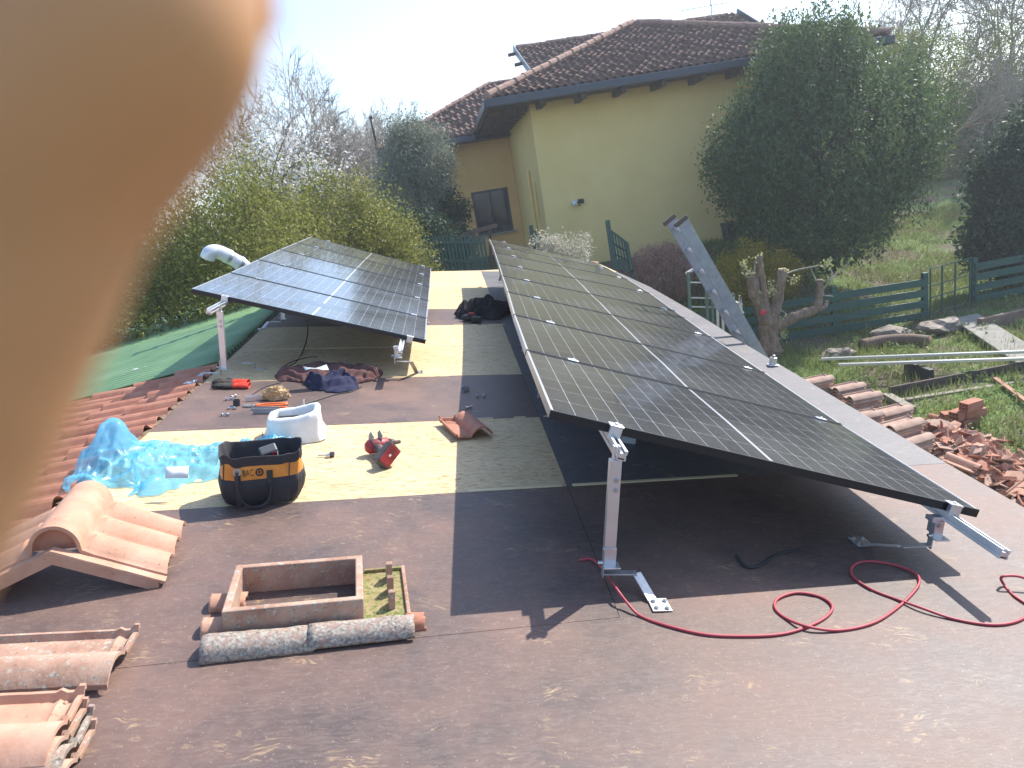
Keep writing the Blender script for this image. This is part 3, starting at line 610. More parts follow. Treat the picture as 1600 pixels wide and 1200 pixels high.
# ---- white wrapped vent
def vent():
    WR = noisy('white_wrap', [(.3, (.62, .61, .56)), (.6, (.8, .8, .78)), (.8, (.85, .85, .84))], 7, rough=.45, bump=.5, bscale=22, bdist=.01)
    t = thing('roof_vent', 'rectangular roof vent wrapped in white padded film, its mouth open and dark', 'roof vent', (-.965, 4.285, 0), rad(9))
    def ring(w, d, z, n=64, e=4.5, s=0.):
        o = []
        for k in range(n):
            a = 2*math.pi*k/n; ca, sa = math.cos(a), math.sin(a); q = 1+.035*nz(ca*2.5, sa*2.5, z*14+s)+.02*nz(ca*9, sa*9, z*30)
            o.append((w/2*abs(ca)**(2/e)*np.sign(ca)*q, d/2*abs(sa)**(2/e)*np.sign(sa)*q, z+.012*ca+.004*nz(ca*7, sa*7, 3)))
        return o
    G = [ring(*a) for a in ((.38, .31, 0), (.37, .30, .03), (.34, .28, .07), (.325, .265, .12), (.32, .26, .15), (.30, .24, .172), (.27, .21, .18), (.245, .185, .172), (.235, .175, .15), (.225, .165, .06))]; G = [[(x, y, z*.88+.045*(x > 0)*x*4*(z > .1)) for x, y, z in rr] for rr in G]
    MB().grid(np.array(G), wrap=True).build('wrapped_curb', WR, t, smooth=True)
    MB().box((0, 0, .105), (.235, .175, .01)).build('shaft_shade', BLACK, t)  # black plate high in the shaft, painting in the shade of the mouth
    mb = MB(); mb.grid(np.array([[(-.19+.02*nz(i, 3), -.15+.03*j+.01*nz(i*3., j), .002+.05*(i/6)*(j/4)) for j in range(5)] for i in range(7)])*np.array([1, 1, 1])); mb.build('loose_flap', plain('grey_film', (.35, .35, .36), .5), t, smooth=True, solid=.003)
    p = R(501, 672); o = MB().box((0, 0, .003), (.05, .11, .004)).build('board_gap_shade', plain('painted_hole_shade', (.02, .015, .012), .9), shed); o.matrix_basis = RM @ Matrix.Translation(Vector(p)) @ Matrix.Rotation(rad(9), 4, 'Z')  # dark plate laid on the board, painting the shade of a hole
vent()
# ---- blue film
def film():
    m, t, p, n = nodes('blue_film'); L = t.links.new
    p.inputs['Base Color'].default_value = (.22, .60, .86, 1); p.inputs['Roughness'].default_value = .25
    tr = n("ShaderNodeBsdfTransparent"); tr.inputs[0].default_value = (.66, .90, .99, 1); tl = n("ShaderNodeBsdfTranslucent"); tl.inputs[0].default_value = (.30, .74, .97, 1)
    a = n("ShaderNodeMixShader"); a.inputs[0].default_value = .35; L(p.outputs[0], a.inputs[1]); L(tl.outputs[0], a.inputs[2])
    b = n("ShaderNodeMixShader"); b.inputs[0].default_value = .48; L(a.outputs[0], b.inputs[1]); L(tr.outputs[0], b.inputs[2]); L(b.outputs[0], t.nodes['Material Output'].inputs[0])
    cl = spline([(-1.93, 3.45), (-1.75, 3.72), (-1.55, 3.78), (-1.36, 3.83), (-1.2, 3.92), (-1.08, 4.05), (-.95, 4.08)], 26); n1 = len(cl)
    wd = np.interp(np.linspace(0, 1, n1), [0, .12, .3, .5, .7, .85, 1], [.03, .62, .72, .62, .38, .28, .12]); G = []
    for i, c in enumerate(cl):
        T = cl[min(i+1, n1-1)]-cl[max(i-1, 0)]; T /= np.linalg.norm(T); N = np.array([-T[1], T[0]]); rw = []
        for j in range(90):
            v = j/89-.5; w = wd[i]*(1+.22*nz(i*.13, 7, v*3)); x, y = c+N*v*w
            e = max(0, 1-(abs(v)*2)**3)
            h = .006+e*(.02+.075*(1-abs(nz(x*6, y*6, 1))*3)*max(0, nz(x*3, y*3, 2)+.5)+.05*max(0, .5-abs(nz(x*11, y*9, 4))*2)+.03*max(0, .4-abs(nz(x*24, y*20, 3))))*np.interp(i/n1, [0, .15, .4, 1], [.5, 1.25, .8, .9])
            h += .17*math.exp(-((i/n1-.17)/.05)**2-((v-.30)/.12)**2)
            rw.append((x+.02*fbm(x*9, y*9, 8), y+.02*fbm(x*9, y*9, 12), h))
        G.append(rw)
    o = MB().grid(np.array(G)).build('plastic_film', m, smooth=True); place(o, (0, 0, 0)); tag(o, 'crumpled sheet of light blue plastic film spread beside the tool bag', 'plastic film'); fo = o
    mb = MB().grid(np.array([[(-.05+.035*i, -.03+.03*j, .004*math.sin(i*1.9+j)) for j in range(3)] for i in range(4)])); o = mb.build('paper_label', plain('white_paper', (.8, .8, .8), .6), smooth=True, solid=.001)
    o.parent = fo; o.matrix_basis = Matrix.Translation(Vector(R(276, 738, .13))) @ Matrix.Rotation(rad(5), 4, 'Z') @ Matrix.Rotation(rad(50), 4, 'X')
film()
# ---- impact driver
def driver():
    RED = noisy('red_plastic', [(.35, (.20, .025, .03)), (.6, (.42, .03, .045)), (.8, (.3, .12, .1))], 18, rough=.5, bump=.05); DG = noisy('dusty_black_plastic', [(.3, (.05, .035, .03)), (.7, (.11, .08, .07))], 20, rough=.55, bump=.1)
    a = R(590, 700, .04); b = R(617, 716, .05); t = thing('impact_driver', 'red and black cordless driver lying on its side on the pale board', 'power tool', (a[0]-.0, a[1], 0)); t.matrix_world = t.matrix_world @ Matrix.Scale(1.22, 4)
    d = b-a; L_ = np.linalg.norm(d[:2]); ux = np.array([d[0]/L_, d[1]/L_, 0]); uy = np.array([-ux[1], ux[0], 0]); uz = np.array([0, 0, 1.])
    P = lambda x, y, z: ux*x+uy*y+uz*z
    MB().tube([P(-.005, -.06, .045), P(-.003, -.045, .045), P(0, 0, .046), P(.0, .05, .045), P(0, .055, .045)], [.02, .033, .034, .033, .026], 16).build('motor_housing', RED, t, smooth=True)
    MB().tube([P(0, .055, .045), P(0, .085, .044), P(0, .09, .044), P(0, .12, .043)], [.026, .02, .011, .009], 14).build('chuck', DG, t, smooth=True)
    MB().tube(spline([P(.0, -.01, .045), P(.05, -.012, .045), P(.1, -.02, .047), P(.15, -.03, .05)]), [.025]*9+[.021]*9+[.024]*7, 14, sq=(1, .85)).build('grip', DG, t, smooth=True)
    MB().tube([P(.03, .02, .045), P(.055, .018, .045)], .01, 8).build('trigger', RED, t, smooth=True)
    Mx = np.array([ux, uy, uz]).T @ np.array(Matrix.Rotation(rad(38), 3, 'X')) @ np.array(Matrix.Rotation(rad(12), 3, 'Z'))
    MB().box(P(.165, -.03, .055), (.05, .115, .075), Mx).build('battery', DG, t, bevel=.009)
    MB().box(P(.165, -.03, .055)+Mx @ np.array([.027, 0, .002]), (.008, .095, .066), Mx).build('battery_face', RED, t, bevel=.004)
    mb = MB(); mb.box(P(.165, -.03, .055)+Mx @ np.array([.0315, .0, .006]), (.002, .012, .01), Mx); mb.build('maker_mark', plain('white_print_2', (.85, .85, .85), .5), t)
    mb = MB()
    for s in (-.035, .01):
        Pp = [P(-.02+s*.2, s, .07), P(-.03, s+.005, .10), P(-.02, s+.012, .115), P(.01, s+.01, .10), P(.022, s, .072)]
        V = [p for p in Pp]+[p+uy*.004 for p in Pp]; n_ = len(Pp); mb.add(V, [tuple(range(n_-1, -1, -1)), tuple(range(n_, 2*n_))]+[(i, (i+1) % n_, n_+(i+1) % n_, n_+i) for i in range(n_)])
    mb.build('belt_clip', noisy('dull_metal', [(.3, (.22, .19, .16)), (.7, (.34, .3, .25))], 20, rough=.5, metal=.5), t)
driver()
# ---- cloth heaps, gloves, paper
def heap(name, label, cat, pts, widths, height, mat, seed, folds=9, parent=None):
    cl = spline(pts, 26); n1 = len(cl); o0 = cl.mean(axis=0); G = []; wd = np.interp(np.linspace(0, 1, n1), np.linspace(0, 1, len(widths)), widths)
    for i, c in enumerate(cl):
        T = cl[min(i+1, n1-1)]-cl[max(i-1, 0)]; T /= np.linalg.norm(T); N = np.array([-T[1], T[0]]); rw = []; u = i/(n1-1)
        for j in range(60):
            v = j/59-.5; w = wd[i]*(1+.18*nz(i*.16, seed, v*2)); x, y = c+N*v*w-o0
            e = max(0, 1-(abs(v)*2)**2.6)*min(1, (u*9)**.6, ((1-u)*9)**.6)
            f = abs(math.sin(folds*(v*1.25+.5*nz(u*2.3, v*1.5, seed))+1.5*nz(u*3, v, seed+3)))**1.3
            h = .004+height*e*(.30+.55*f*(.6+.8*abs(nz(u*4, v*3, seed+9)))+.55*abs(fbm(x*5, y*7, seed, 1, 2)))
            rw.append((x+.012*fbm(x*11, y*11, seed), y+.012*fbm(y*11, x*11, seed+2), h))
        G.append(rw)
    ob = MB().grid(np.array(G)).build(name, mat, smooth=True, solid=.004); place(ob, (o0[0], o0[1], 0)); return tag(ob, label, cat)
def fab(name, a, b): return noisy(name, [(.3, a), (.7, b)], 9, rough=.95, bump=.4, bscale=160, bdist=.002, spec=.1)
r2 = lambda x, y: R(x, y)[:2]
heap('jacket', 'brown fleece jacket in a heap behind the navy one, under the left-hand panels', 'jacket', [r2(432, 592), r2(470, 588), r2(520, 586), r2(570, 590), r2(590, 592)], [.16, .52, .62, .5, .16], .10, fab('brown_fleece', (.10, .05, .045), (.17, .09, .08)), 3)
heap('jacket', 'dark navy jacket thrown over the front of the brown one', 'jacket', [r2(478, 598), r2(505, 600), r2(535, 602), r2(555, 600)], [.08, .40, .46, .2], .11, fab('navy_cloth', (.025, .025, .05), (.05, .05, .09)), 8, 6)
MB_ = MB().grid(np.array([[(-.09+.045*i, -.05+.05*j, .03+.012*math.sin(i*1.3+j*1.1)) for j in range(3)] for i in range(5)])); o = MB_.build('paper_sheet', plain('grey_paper', (.42, .47, .5), .5), smooth=True, solid=.001); place(o, R(494, 581, .13), rad(20)); tag(o, 'folded grey-blue leaflet lying on top of the brown jacket', 'leaflet')
def glove(loc, rz, label, m1, m2, s=1):
    t = thing('work_glove', label, 'glove', loc, rz, group='red and black work gloves')
    G = []
    for i in range(12):
        x = .02*i*s; w = (.05, .052, .053, .05, .046, .046, .052, .056, .056, .05, .04, .02)[i]; rw = []
        for k in range(16):
            a = 2*math.pi*k/16; q = 1+.18*nz(math.cos(a)*2, math.sin(a)*2, i*.4+rz); rw.append((x, w*math.cos(a)*q, .02+.02*math.sin(a)*q))
        G.append(rw)
    mb = MB().grid(np.array(G[:7]), wrap=True); mb.build('cuff', m1, t, smooth=True, solid=.002)
    mb = MB().grid(np.array(G[5:]), wrap=True)
    for k, (y, l, b) in enumerate(((-.038, .065, -.3), (-.013, .08, -.08), (.012, .078, .1), (.036, .06, .3))):
        mb.tube(spline([(.2, y*.8, .02), (.2+l*.5, y*1.05, .026), (.2+l, y*1.1+b*l*.3, .014)], 5), [.011]*9+[.009, .006], 8)
    mb.tube(spline([(.13, -.045, .02), (.17, -.075, .022), (.2, -.085, .014)], 5), .011, 8); mb.build('hand', m2, t, smooth=True)
GR, GK = fab('red_glove_fabric', (.5, .04, .03), (.62, .08, .05)), fab('dark_glove_fabric', (.03, .03, .03), (.08, .07, .06))
glove(R(390, 606), rad(183), 'nearer red and black work glove beside the hand tools', GR, GK)
glove(R(388, 601), rad(176), 'farther red and black work glove, half under the other', GR, GK)
o = heap('dark_cloth', 'dark jacket heaped in the shade beside the high edge of the right-hand panels', 'jacket', [r2(728, 499), r2(745, 494), r2(765, 492), r2(790, 494)], [.2, .7, .8, .6], .26, fab('charcoal_cloth', (.02, .018, .02), (.05, .045, .05)), 21)
def smalltool():
    p = R(738, 502); t = thing('cordless_drill', 'small black drill with a red patch beside the dark heap', 'power tool', p, rad(10))
    MB().tube([(-.14, 0, .04), (-.1, 0, .045), (.0, 0, .05), (.05, 0, .05)], [.02, .04, .045, .035], 12).build('motor_housing', BLACK, t, smooth=True)
    MB().box((.0, -.07, .045), (.05, .12, .05)).build('grip', BLACK, t, bevel=.01); MB().box((.02, -.14, .045), (.12, .06, .07)).build('battery', BLACK, t, bevel=.01)
    MB().box((-.02, -.02, .1), (.06, .05, .02)).build('badge', plain('red_patch', (.5, .03, .04), .4), t, bevel=.004)
smalltool()
def crumple(loc, s, label, mat):
    bm = bmesh.new(); bmesh.ops.create_icosphere(bm, subdivisions=4, radius=1)
    for v in bm.verts:
        q = 1+.5*mnoise.cell(v.co*2.3)*.35+.35*abs(mnoise.noise(v.co*3.1)); v.co = Vector((v.co.x*q*s[0], v.co.y*q*s[1], max(v.co.z*q*s[2]+s[2]*.7, .003)))
    me = bpy.data.meshes.new('crumpled_paper'); bm.to_mesh(me); bm.free(); me.materials.append(mat); o = bpy.data.objects.new('crumpled_paper', me); COL.objects.link(o); place(o, loc); return tag(o, label, 'paper bag')
crumple(R(432, 624), (.085, .05, .055), 'crumpled brown paper bag among the hand tools', noisy('brown_paper', [(.3, (.36, .22, .1)), (.55, (.5, .33, .16)), (.75, (.72, .6, .42))], 14, rough=.8, bump=.5))
def pliers(p, q, label):
    p, q = R(*p), R(*q); t = thing('pliers', label, 'pliers', p, ang(p, q)); Lh = float(np.linalg.norm((q-p)[:2]))
    for s in (-1, 1):
        MB().tube(spline([(.09, s*.008, .012), (.14, s*.024, .012), (.2, s*.026, .012), (Lh, s*.017, .012)], 5), .0095, 8, sq=(1, .8)).build('handle', plain('orange_grip', (.75, .17, .04), .45), t, smooth=True)
        MB().prism([(0, s*.003), (.05, s*.013), (.075, s*.016), (.1, s*.004), (.1, s*.014), (.07, -s*.01), (.05, 0), (0, 0)][:4]+[(.06, -s*.006)], .004, .017).build('jaw', STEEL, t, bevel=.001)
    MB().lathe([(.011, .002), (.011, .02)], (.07, 0, 0), 12).build('pivot', BOLT, t)
pliers((378, 637), (450, 633), 'orange handled pliers lying open among brackets, farther pair'); pliers((392, 641), (448, 640), 'orange handled pliers nearer the white wrapped vent')
def chan(px, rz, L_, label, m=ALU, w=.04):
    p = R(*px); mb = MB(); mb.box((0, 0, .003), (L_, w, .004)); mb.box((0, w/2-.002, .02), (L_, .004, .036)); mb.box((0, -w/2+.002, .02), (L_, .004, .036)); o = mb.build('metal_clip', m, bevel=.001); place(o, p, rz); return tag(o, label, 'metal clip', 'loose aluminium fittings')
chan((396, 626), rad(25), .11, 'short aluminium channel lying just left of the crumpled paper bag')
chan((417, 645), rad(4), .17, 'blue-grey metal channel lying against the near pair of pliers', ALUD, .05)
chan((982, 692), rad(-25), .09, 'bright aluminium clip lying in the shade right of the front tall leg', ALU, .03)
chan((727, 611), rad(30), .05, 'small grey clip lying at the shade edge beyond the single tile', ALUD, .04)
p = R(475, 637); mb = MB(); mb.box((.03, 0, .003), (.07, .03, .004)); mb.box((0, 0, .03), (.004, .03, .06)); o = mb.build('angle_clip', ALU, bevel=.001); place(o, p, rad(-12)); tag(o, 'small white angle bracket standing upright beside the thin black cable', 'angle bracket')
p = R(370, 634); mb = MB(); mb.lathe([(.022, 0), (.024, .004), (.024, .045), (.018, .045), (.018, .02)], (0, 0, 0), 18); o = mb.build('socket', plain('dark_steel', (.05, .055, .065), .4, .5), smooth=False); place(o, p); tag(o, 'dark steel socket standing among loose bright bolts', 'socket')
def bolt(px, rz, label, s=1., m=BOLT, group='loose bolts and screws'):
    p = R(*px); mb = MB(); M90 = np.array([[0, 0, 1], [0, 1, 0], [-1, 0, 0]])
    mb.lathe([(.010*s, 0), (.010*s, .008*s)], (0, 0, .010*s), 6, M90); mb.lathe([(.0045*s, .008*s), (.0045*s, .05*s)], (0, 0, .010*s), 8, M90); mb.lathe([(.009*s, .03*s), (.009*s, .038*s)], (0, 0, .010*s), 6, M90)
    o = mb.build('bolt', m); place(o, p, rz); return tag(o, label, 'bolt', group)
for i, (x, y, r_, lb) in enumerate(((352, 626, 20, 'bright bolt in the cluster left of the socket, farthest of it'), (362, 623, 70, 'bright bolt lying crosswise in the cluster beyond the socket'), (356, 640, 5, 'long bright bolt left of the socket, nearest of its cluster'), (346, 650, 0, 'tiny bolt lying alone in front of the bolt cluster'), (746, 622, 90, 'left one of two small bolts in the shade beyond the single tile'), (757, 622, 95, 'right one of two small bolts in the shade beyond the single tile'), (728, 640, 40, 'dark bolt at the far edge of the single tile'))): bolt((x, y), rad(r_), lb, 1.25)
def bit():
    p = R(513, 714); t = thing('drill_bit', 'grey hex socket bit lying alone between the bag and the driver', 'drill bit', p, rad(4)); M90 = np.array([[0, 0, 1], [0, 1, 0], [-1, 0, 0]])
    MB().lathe([(.004, 0), (.004, .05), (.009, .052), (.009, .07)], (-.06, 0, .012), 10, M90).build('shank', BOLT, t, smooth=False); MB().lathe([(.014, 0), (.016, .004), (.016, .026), (.010, .028)], (.008, 0, .016), 12, M90).build('socket_head', plain('dark_steel_2', (.12, .12, .12), .4, .6), t); MB().box((.0, -.012, .01), (.022, .02, .016)).build('nut', BOLT, t, bevel=.003)
bit()
# ---- cables
def cable(name, label, pts, r, mat, cat='cable', n=9): o = MB().tube(spline(pts, n), r, 8).build(name, mat, smooth=True); place(o, (0, 0, 0)); return tag(o, label, cat)
REDC = plain('red_cable_sheath', (.42, .05, .065), .5)
cable('cable', 'long red cable looping over the dark boards in the right foreground', rl([(905, 875), (925, 874, .012), (945, 893, .02), (962, 918, .05), (980, 942, .025), (1000, 962), (1040, 977), (1100, 991), (1160, 994), (1220, 991), (1265, 978), (1293, 962), (1300, 946, .008), (1280, 932), (1245, 926), (1216, 935), (1211, 950), (1228, 966), (1262, 979, .016), (1310, 985), (1360, 975), (1395, 955), (1425, 928), (1437, 907, .012), (1425, 893), (1390, 881), (1352, 877), (1331, 886), (1334, 902), (1362, 921), (1400, 936), (1440, 950, .014), (1490, 967), (1545, 976), (1585, 972), (1615, 955), (1640, 930), (1600, 903, .05), (1566, 901, .05), (1570, 915), (1590, 935), (1640, 960), (1750, 985)]), .0055, REDC)
cable('cable', 'thin black cable running from the brown jacket past the brackets', rl([(440, 597), (415, 604), (395, 616), (384, 622)]), .004, BLACK)
cable('cable', 'thin black cable curving to the right of the pliers', rl([(420, 640), (455, 637), (490, 627), (525, 616), (548, 612), (565, 604)]), .004, BLACK)
cable('cable', 'black cable hanging down behind the left-hand panels onto the pale boards', [R(480, 500, .42), R(481, 515, .25), R(478, 535, .06), R(470, 555), R(460, 568), R(442, 575)]+[R(455, 566), R(480, 559), R(496, 558)], .007, BLACK)
cable('cable', 'black cable lying in the shade under the right-hand panels', rl([(1150, 868), (1165, 885), (1185, 884), (1215, 866), (1255, 858)]), .006, BLACK)
# ---- chimney pipe with elbow behind the left row
def pipe():
    WP = noisy('white_enamel_pipe', [(.3, (.62, .63, .66)), (.7, (.8, .8, .82))], 8, rough=.3, metal=.2, bump=.05)
    Y = 9.6; a, b, c_ = WY(450, 470, Y), WY(378, 413, Y-.35), WY(352, 398, Y-.5); t = thing('flue_pipe', 'white flue pipe with an elbow rising behind the left-hand panels', 'flue pipe', a, roof=False); l = lambda p: np.array(p)-a
    base = RW(LS(.5, Y)); MB().tube([base-a-np.array([0, 0, .1]), l(a), l(b), l(c_)], .085, 20).build('pipe', WP, t, smooth=True)
    e1, e2, e3 = WY(338, 393, Y-.55), WY(328, 395, Y-.6), WY(324, 404, Y-.6)
    MB().tube(spline([l(b)*.15+l(c_)*.85, l(c_), l(e1), l(e2), l(e3)], 6), .086, 20).build('elbow', WP, t, smooth=True)
    for f in (.15, .85): q = l(b)*f+l(c_)*(1-f); d = l(c_)-l(b); d /= np.linalg.norm(d); MB().tube([q-d*.02, q+d*.02], .093, 20).build('collar', ALU, t, smooth=False)
    MB().tube([l(b)+np.array([-.1, 0, -.12]), l(a)+np.array([-.1, 0, -.2])], .02, 8).build('stay_rod', ALUD, t)
pipe()
d_ = np.array(LS(0, 0)); G = [[LS(1.02+.5*i/8, 6.95+.20*j/5+.03*nz(i, j*.7, 2), .035+.03*abs(nz(i*.8, j*.9, 5))) for j in range(6)] for i in range(9)]
m = plain('clear_film', (.75, .8, .8), .25, Transmission_Weight=.3); o = MB().grid(np.array(G)).build('plastic_scrap', m, smooth=True, solid=.001); place(o, (0, 0, 0)); tag(o, 'scrap of clear plastic lying on the green corrugated sheet roof', 'plastic scrap')
# ================================================================ ground
def smooth(a, b, x): t = np.clip((np.asarray(x, float)-a)/(b-a), 0, 1); return t*t*(3-2*t)
def gz(x, y): return 1.8*smooth(16.6, 21.3+8*smooth(8.5, 12.5, x), np.asarray(y))+.05*np.sin(np.asarray(x)*.9)*np.sin(np.asarray(y)*.7)*smooth(5, 7, y)
def ground_mat():
    m, t, p, n = nodes('garden_ground'); L = t.links.new; mp = coords(t)
    a = n("ShaderNodeTexNoise"); a.inputs['Scale'].default_value = .55; a.inputs['Detail'].default_value = 9; a.inputs['Roughness'].default_value = .65; L(mp.outputs[0], a.inputs['Vector'])
    b = n("ShaderNodeTexNoise"); b.inputs['Scale'].default_value = 14; b.inputs['Detail'].default_value = 6; L(mp.outputs[0], b.inputs['Vector'])
    gr = ramp(t, [(.3, (.045, .085, .015)), (.5, (.09, .15, .025)), (.7, (.16, .22, .05))]); L(b.outputs['Fac'], gr.inputs[0])
    so = ramp(t, [(.3, (.07, .05, .035)), (.6, (.15, .11, .08)), (.8, (.24, .19, .14))]); L(b.outputs['Fac'], so.inputs[0])
    k = ramp(t, [(.44, (1, 1, 1)), (.54, (0, 0, 0))]); L(a.outputs['Fac'], k.inputs[0]); x = n("ShaderNodeMixRGB"); L(k.outputs[0], x.inputs[0]); L(gr.outputs[0], x.inputs[1]); L(so.outputs[0], x.inputs[2]); L(x.outputs[0], p.inputs['Base Color'])
    p.inputs['Roughness'].default_value = .95; bb = n("ShaderNodeBump"); bb.inputs['Strength'].default_value = .6; bb.inputs['Distance'].default_value = .05; L(b.outputs['Fac'], bb.inputs['Height']); L(bb.outputs[0], p.inputs['Normal']); return m
GM = ground_mat()
xs = np.concatenate([[-400, -200, -60], np.arange(-30, 45, .5), [60, 120, 250, 400]]); ys_ = np.concatenate([[-400, -60, -15], np.arange(-5, 40, .5), [60, 120, 250, 400]])
G = np.array([[(x, y, float(gz(x, y))) for y in ys_] for x in xs]); o = MB().grid(G).build('ground', GM, smooth=True); tag(o, kind='structure')
# ================================================================ foliage makers
def leafset(C, spread, n, ln, wd, rg, up=0., jit=.35):
    idx = rg.integers(0, len(C), n); P = C[idx]+rg.normal(0, 1, (n, 3))*np.asarray(spread)
    a = rg.normal(0, 1, (n, 3)); a[:, 2] += up; a /= np.linalg.norm(a, axis=1)[:, None]
    b = np.cross(a, rg.normal(0, 1, (n, 3))); b /= np.linalg.norm(b, axis=1)[:, None]
    l = ln*(1+jit*rg.normal(0, 1, n))[:, None]/2; w = wd*(1+jit*rg.normal(0, 1, n))[:, None]/2; nn = np.cross(a, b)*w*.5
    V = np.stack([P-a*l, P+b*w+nn, P+a*l, P-b*w+nn], 1).reshape(-1, 3); F_ = np.arange(4*n).reshape(n, 4); return V, F_
def lump(c, r, n, rg, shell=.5, bumps=.22, seed=0, flat=0.):
    d = rg.normal(0, 1, (n, 3)); d /= np.linalg.norm(d, axis=1)[:, None]; q = (shell+(1-shell)*rg.random(n)**.6)
    bf = np.array([1+bumps*mnoise.noise(Vector(tuple(v*2.2+seed))) + .5*bumps*mnoise.noise(Vector(tuple(v*6+seed))) for v in d]); P = d*(q*bf)[:, None]*np.asarray(r)+np.asarray(c); return P
def limbs(base, top, r, crown, rg, n=12, sides=6):
    mb = MB(); base, top = np.array(base, float), np.array(top, float)
    mid = (base+top)/2+rg.normal(0, .08, 3); tr = spline([base, mid, top], 6); mb.tube(tr, np.linspace(r, r*.5, len(tr)), sides+2)
    for i in range(n):
        s = tr[rg.integers(len(tr)//3, len(tr))]; e = crown[rg.integers(0, len(crown))]; k = np.linalg.norm(e-s)
        pth = spline([s, (s+e)/2+rg.normal(0, .1*k, 3)+np.array([0, 0, .08*k]), e], 4); mb.tube(pth, np.linspace(r*.38, r*.05, len(pth)), sides)
    return mb
BARK = noisy('bark', [(.3, (.06, .045, .035)), (.7, (.16, .12, .09))], 6, stretch=(3, 3, 1), rough=.9, bump=.6, bdist=.03)
BARKL = noisy('pale_bark', [(.3, (.26, .22, .18)), (.7, (.42, .37, .31))], 6, stretch=(3, 3, 1), rough=.9, bump=.4)
def tree(name, label, cat, base, lumps, n, ln, wd, mat, spread=.16, seed=0, r=.12, up=0., group=None, shoots=0, ncl=900, nl=14, shell=.5, bumps=.22, tr=True, jit=.35):
    rg = np.random.default_rng(seed); base = np.array(base, float); t = thing(name, label, cat, base, roof=False, group=group)
    C = np.vstack([lump(np.array(c)-base, rr, int(ncl*w), rg, shell, bumps, seed+i) for i, (c, rr, w) in enumerate(lumps)])
    if shoots:
        k = rg.integers(0, len(C), int(len(C)*.5)); Cs = []
        for q in C[k]:
            h = shoots*(.4+rg.random()); Cs += [q+np.array([.03*j, 0, h*j/4]) for j in range(5)]
        C = np.vstack([C, np.array(Cs)])
    C = C[C[:, 2] > .05]
    V, F_ = leafset(C, spread, n, ln, wd, rg, up, jit); V[:, 2] = np.maximum(V[:, 2], .02)
    fast('crown', V, F_, mat, t)
    if tr:
        top = np.mean([np.array(c) for c, _, _ in lumps], axis=0)-base; limbs((0, 0, -.1), top, r, C, rg, nl).build('trunk', BARK, t, smooth=True)
    return t
LAUREL = leafmat('laurel_leaves', [(.042, .072, .03), (.072, .118, .046), (.115, .172, .062), (.19, .25, .085)], .55, .32, .35)
HEDGE = leafmat('spring_hedge_leaves', [(.09, .11, .02), (.17, .19, .035), (.27, .27, .06), (.38, .35, .10)], .6, .38)
OLIVE = leafmat('olive_leaves', [(.11, .13, .09), (.18, .205, .14), (.27, .29, .22), (.37, .39, .32)], .55, .28)
YG = leafmat('new_yellow_leaves', [(.13, .17, .03), (.24, .29, .05), (.36, .40, .10)], .55, .45)
DKL = leafmat('dark_evergreen_leaves', [(.026, .05, .026), (.045, .08, .036), (.075, .12, .052)], .65, .25)
FORS = leafmat('forsythia', [(.10, .12, .015), (.30, .24, .02), (.50, .38, .03)], .6, .3)
DRY = leafmat('dry_twigs', [(.30, .16, .11), (.44, .26, .19), (.55, .36, .28)], .8, .1)
BLOS = leafmat('white_blossom', [(.62, .60, .58), (.74, .72, .70), (.8, .79, .77)], .7, .3)
WFL = leafmat('pale_small_flowers', [(.14, .18, .07), (.55, .52, .42), (.7, .66, .55)], .7, .3)
# ---- hedge on the left
def T(x, y, Y): return WY(x, y, Y)
tree('hedge_tree', 'tall yellow-green leafing shrub left of the panels, behind the green sheet roof', 'shrub', (-4.6, 12.2, 0), [((-4.6, 12.2, 2.3), (1.9, 1.7, 2.5), 1.2), ((-3.6, 12.4, 3.4), (1.3, 1.3, 2.0), .8), ((-5.8, 11.8, 2.6), (1.6, 1.4, 2.1), .6)], 115000, .052, .032, HEDGE, .12, 1, .1, shoots=.75, ncl=1300, group='yellow-green shrubs left of the roof')
tree('hedge_tree', 'yellow-green leafing shrub just left of the grey olive tree, beyond the far panels', 'shrub', (-2.2, 15.4, 0), [((-2.7, 15.4, 2.5), (1.5, 1.4, 2.7), 1.), ((-1.7, 15.6, 2.6), (1.05, 1.1, 2.0), .7)], 90000, .056, .034, HEDGE, .12, 2, .1, shoots=.6, ncl=1100, group='yellow-green shrubs left of the roof')
tree('hedge_tree', 'leafing shrub low at the far left edge, next to the finger', 'shrub', (-6.6, 10.8, 0), [((-6.8, 10.6, 1.7), (1.6, 1.1, 2.0), 1.)], 20000, .08, .05, HEDGE, .12, 3, .1, shoots=.3, ncl=600, group='yellow-green shrubs left of the roof')
rgb = np.random.default_rng(12)
# ---- blossom tree
t = tree('blossom_tree', 'tree with white blossom rising behind the yellow-green shrubs', 'tree', (-4.3, 17.5, 0), [(T(415, 245, 17.5), (1.5, 1.0, 1.15), 1.), (T(475, 262, 17.5), (1.25, 1., .8), .6), (T(360, 260, 17.5), (.9, .8, .9), .4)], 3000, .07, .05, BLOS, .09, 14, .09, ncl=230, shell=.2, bumps=.6)
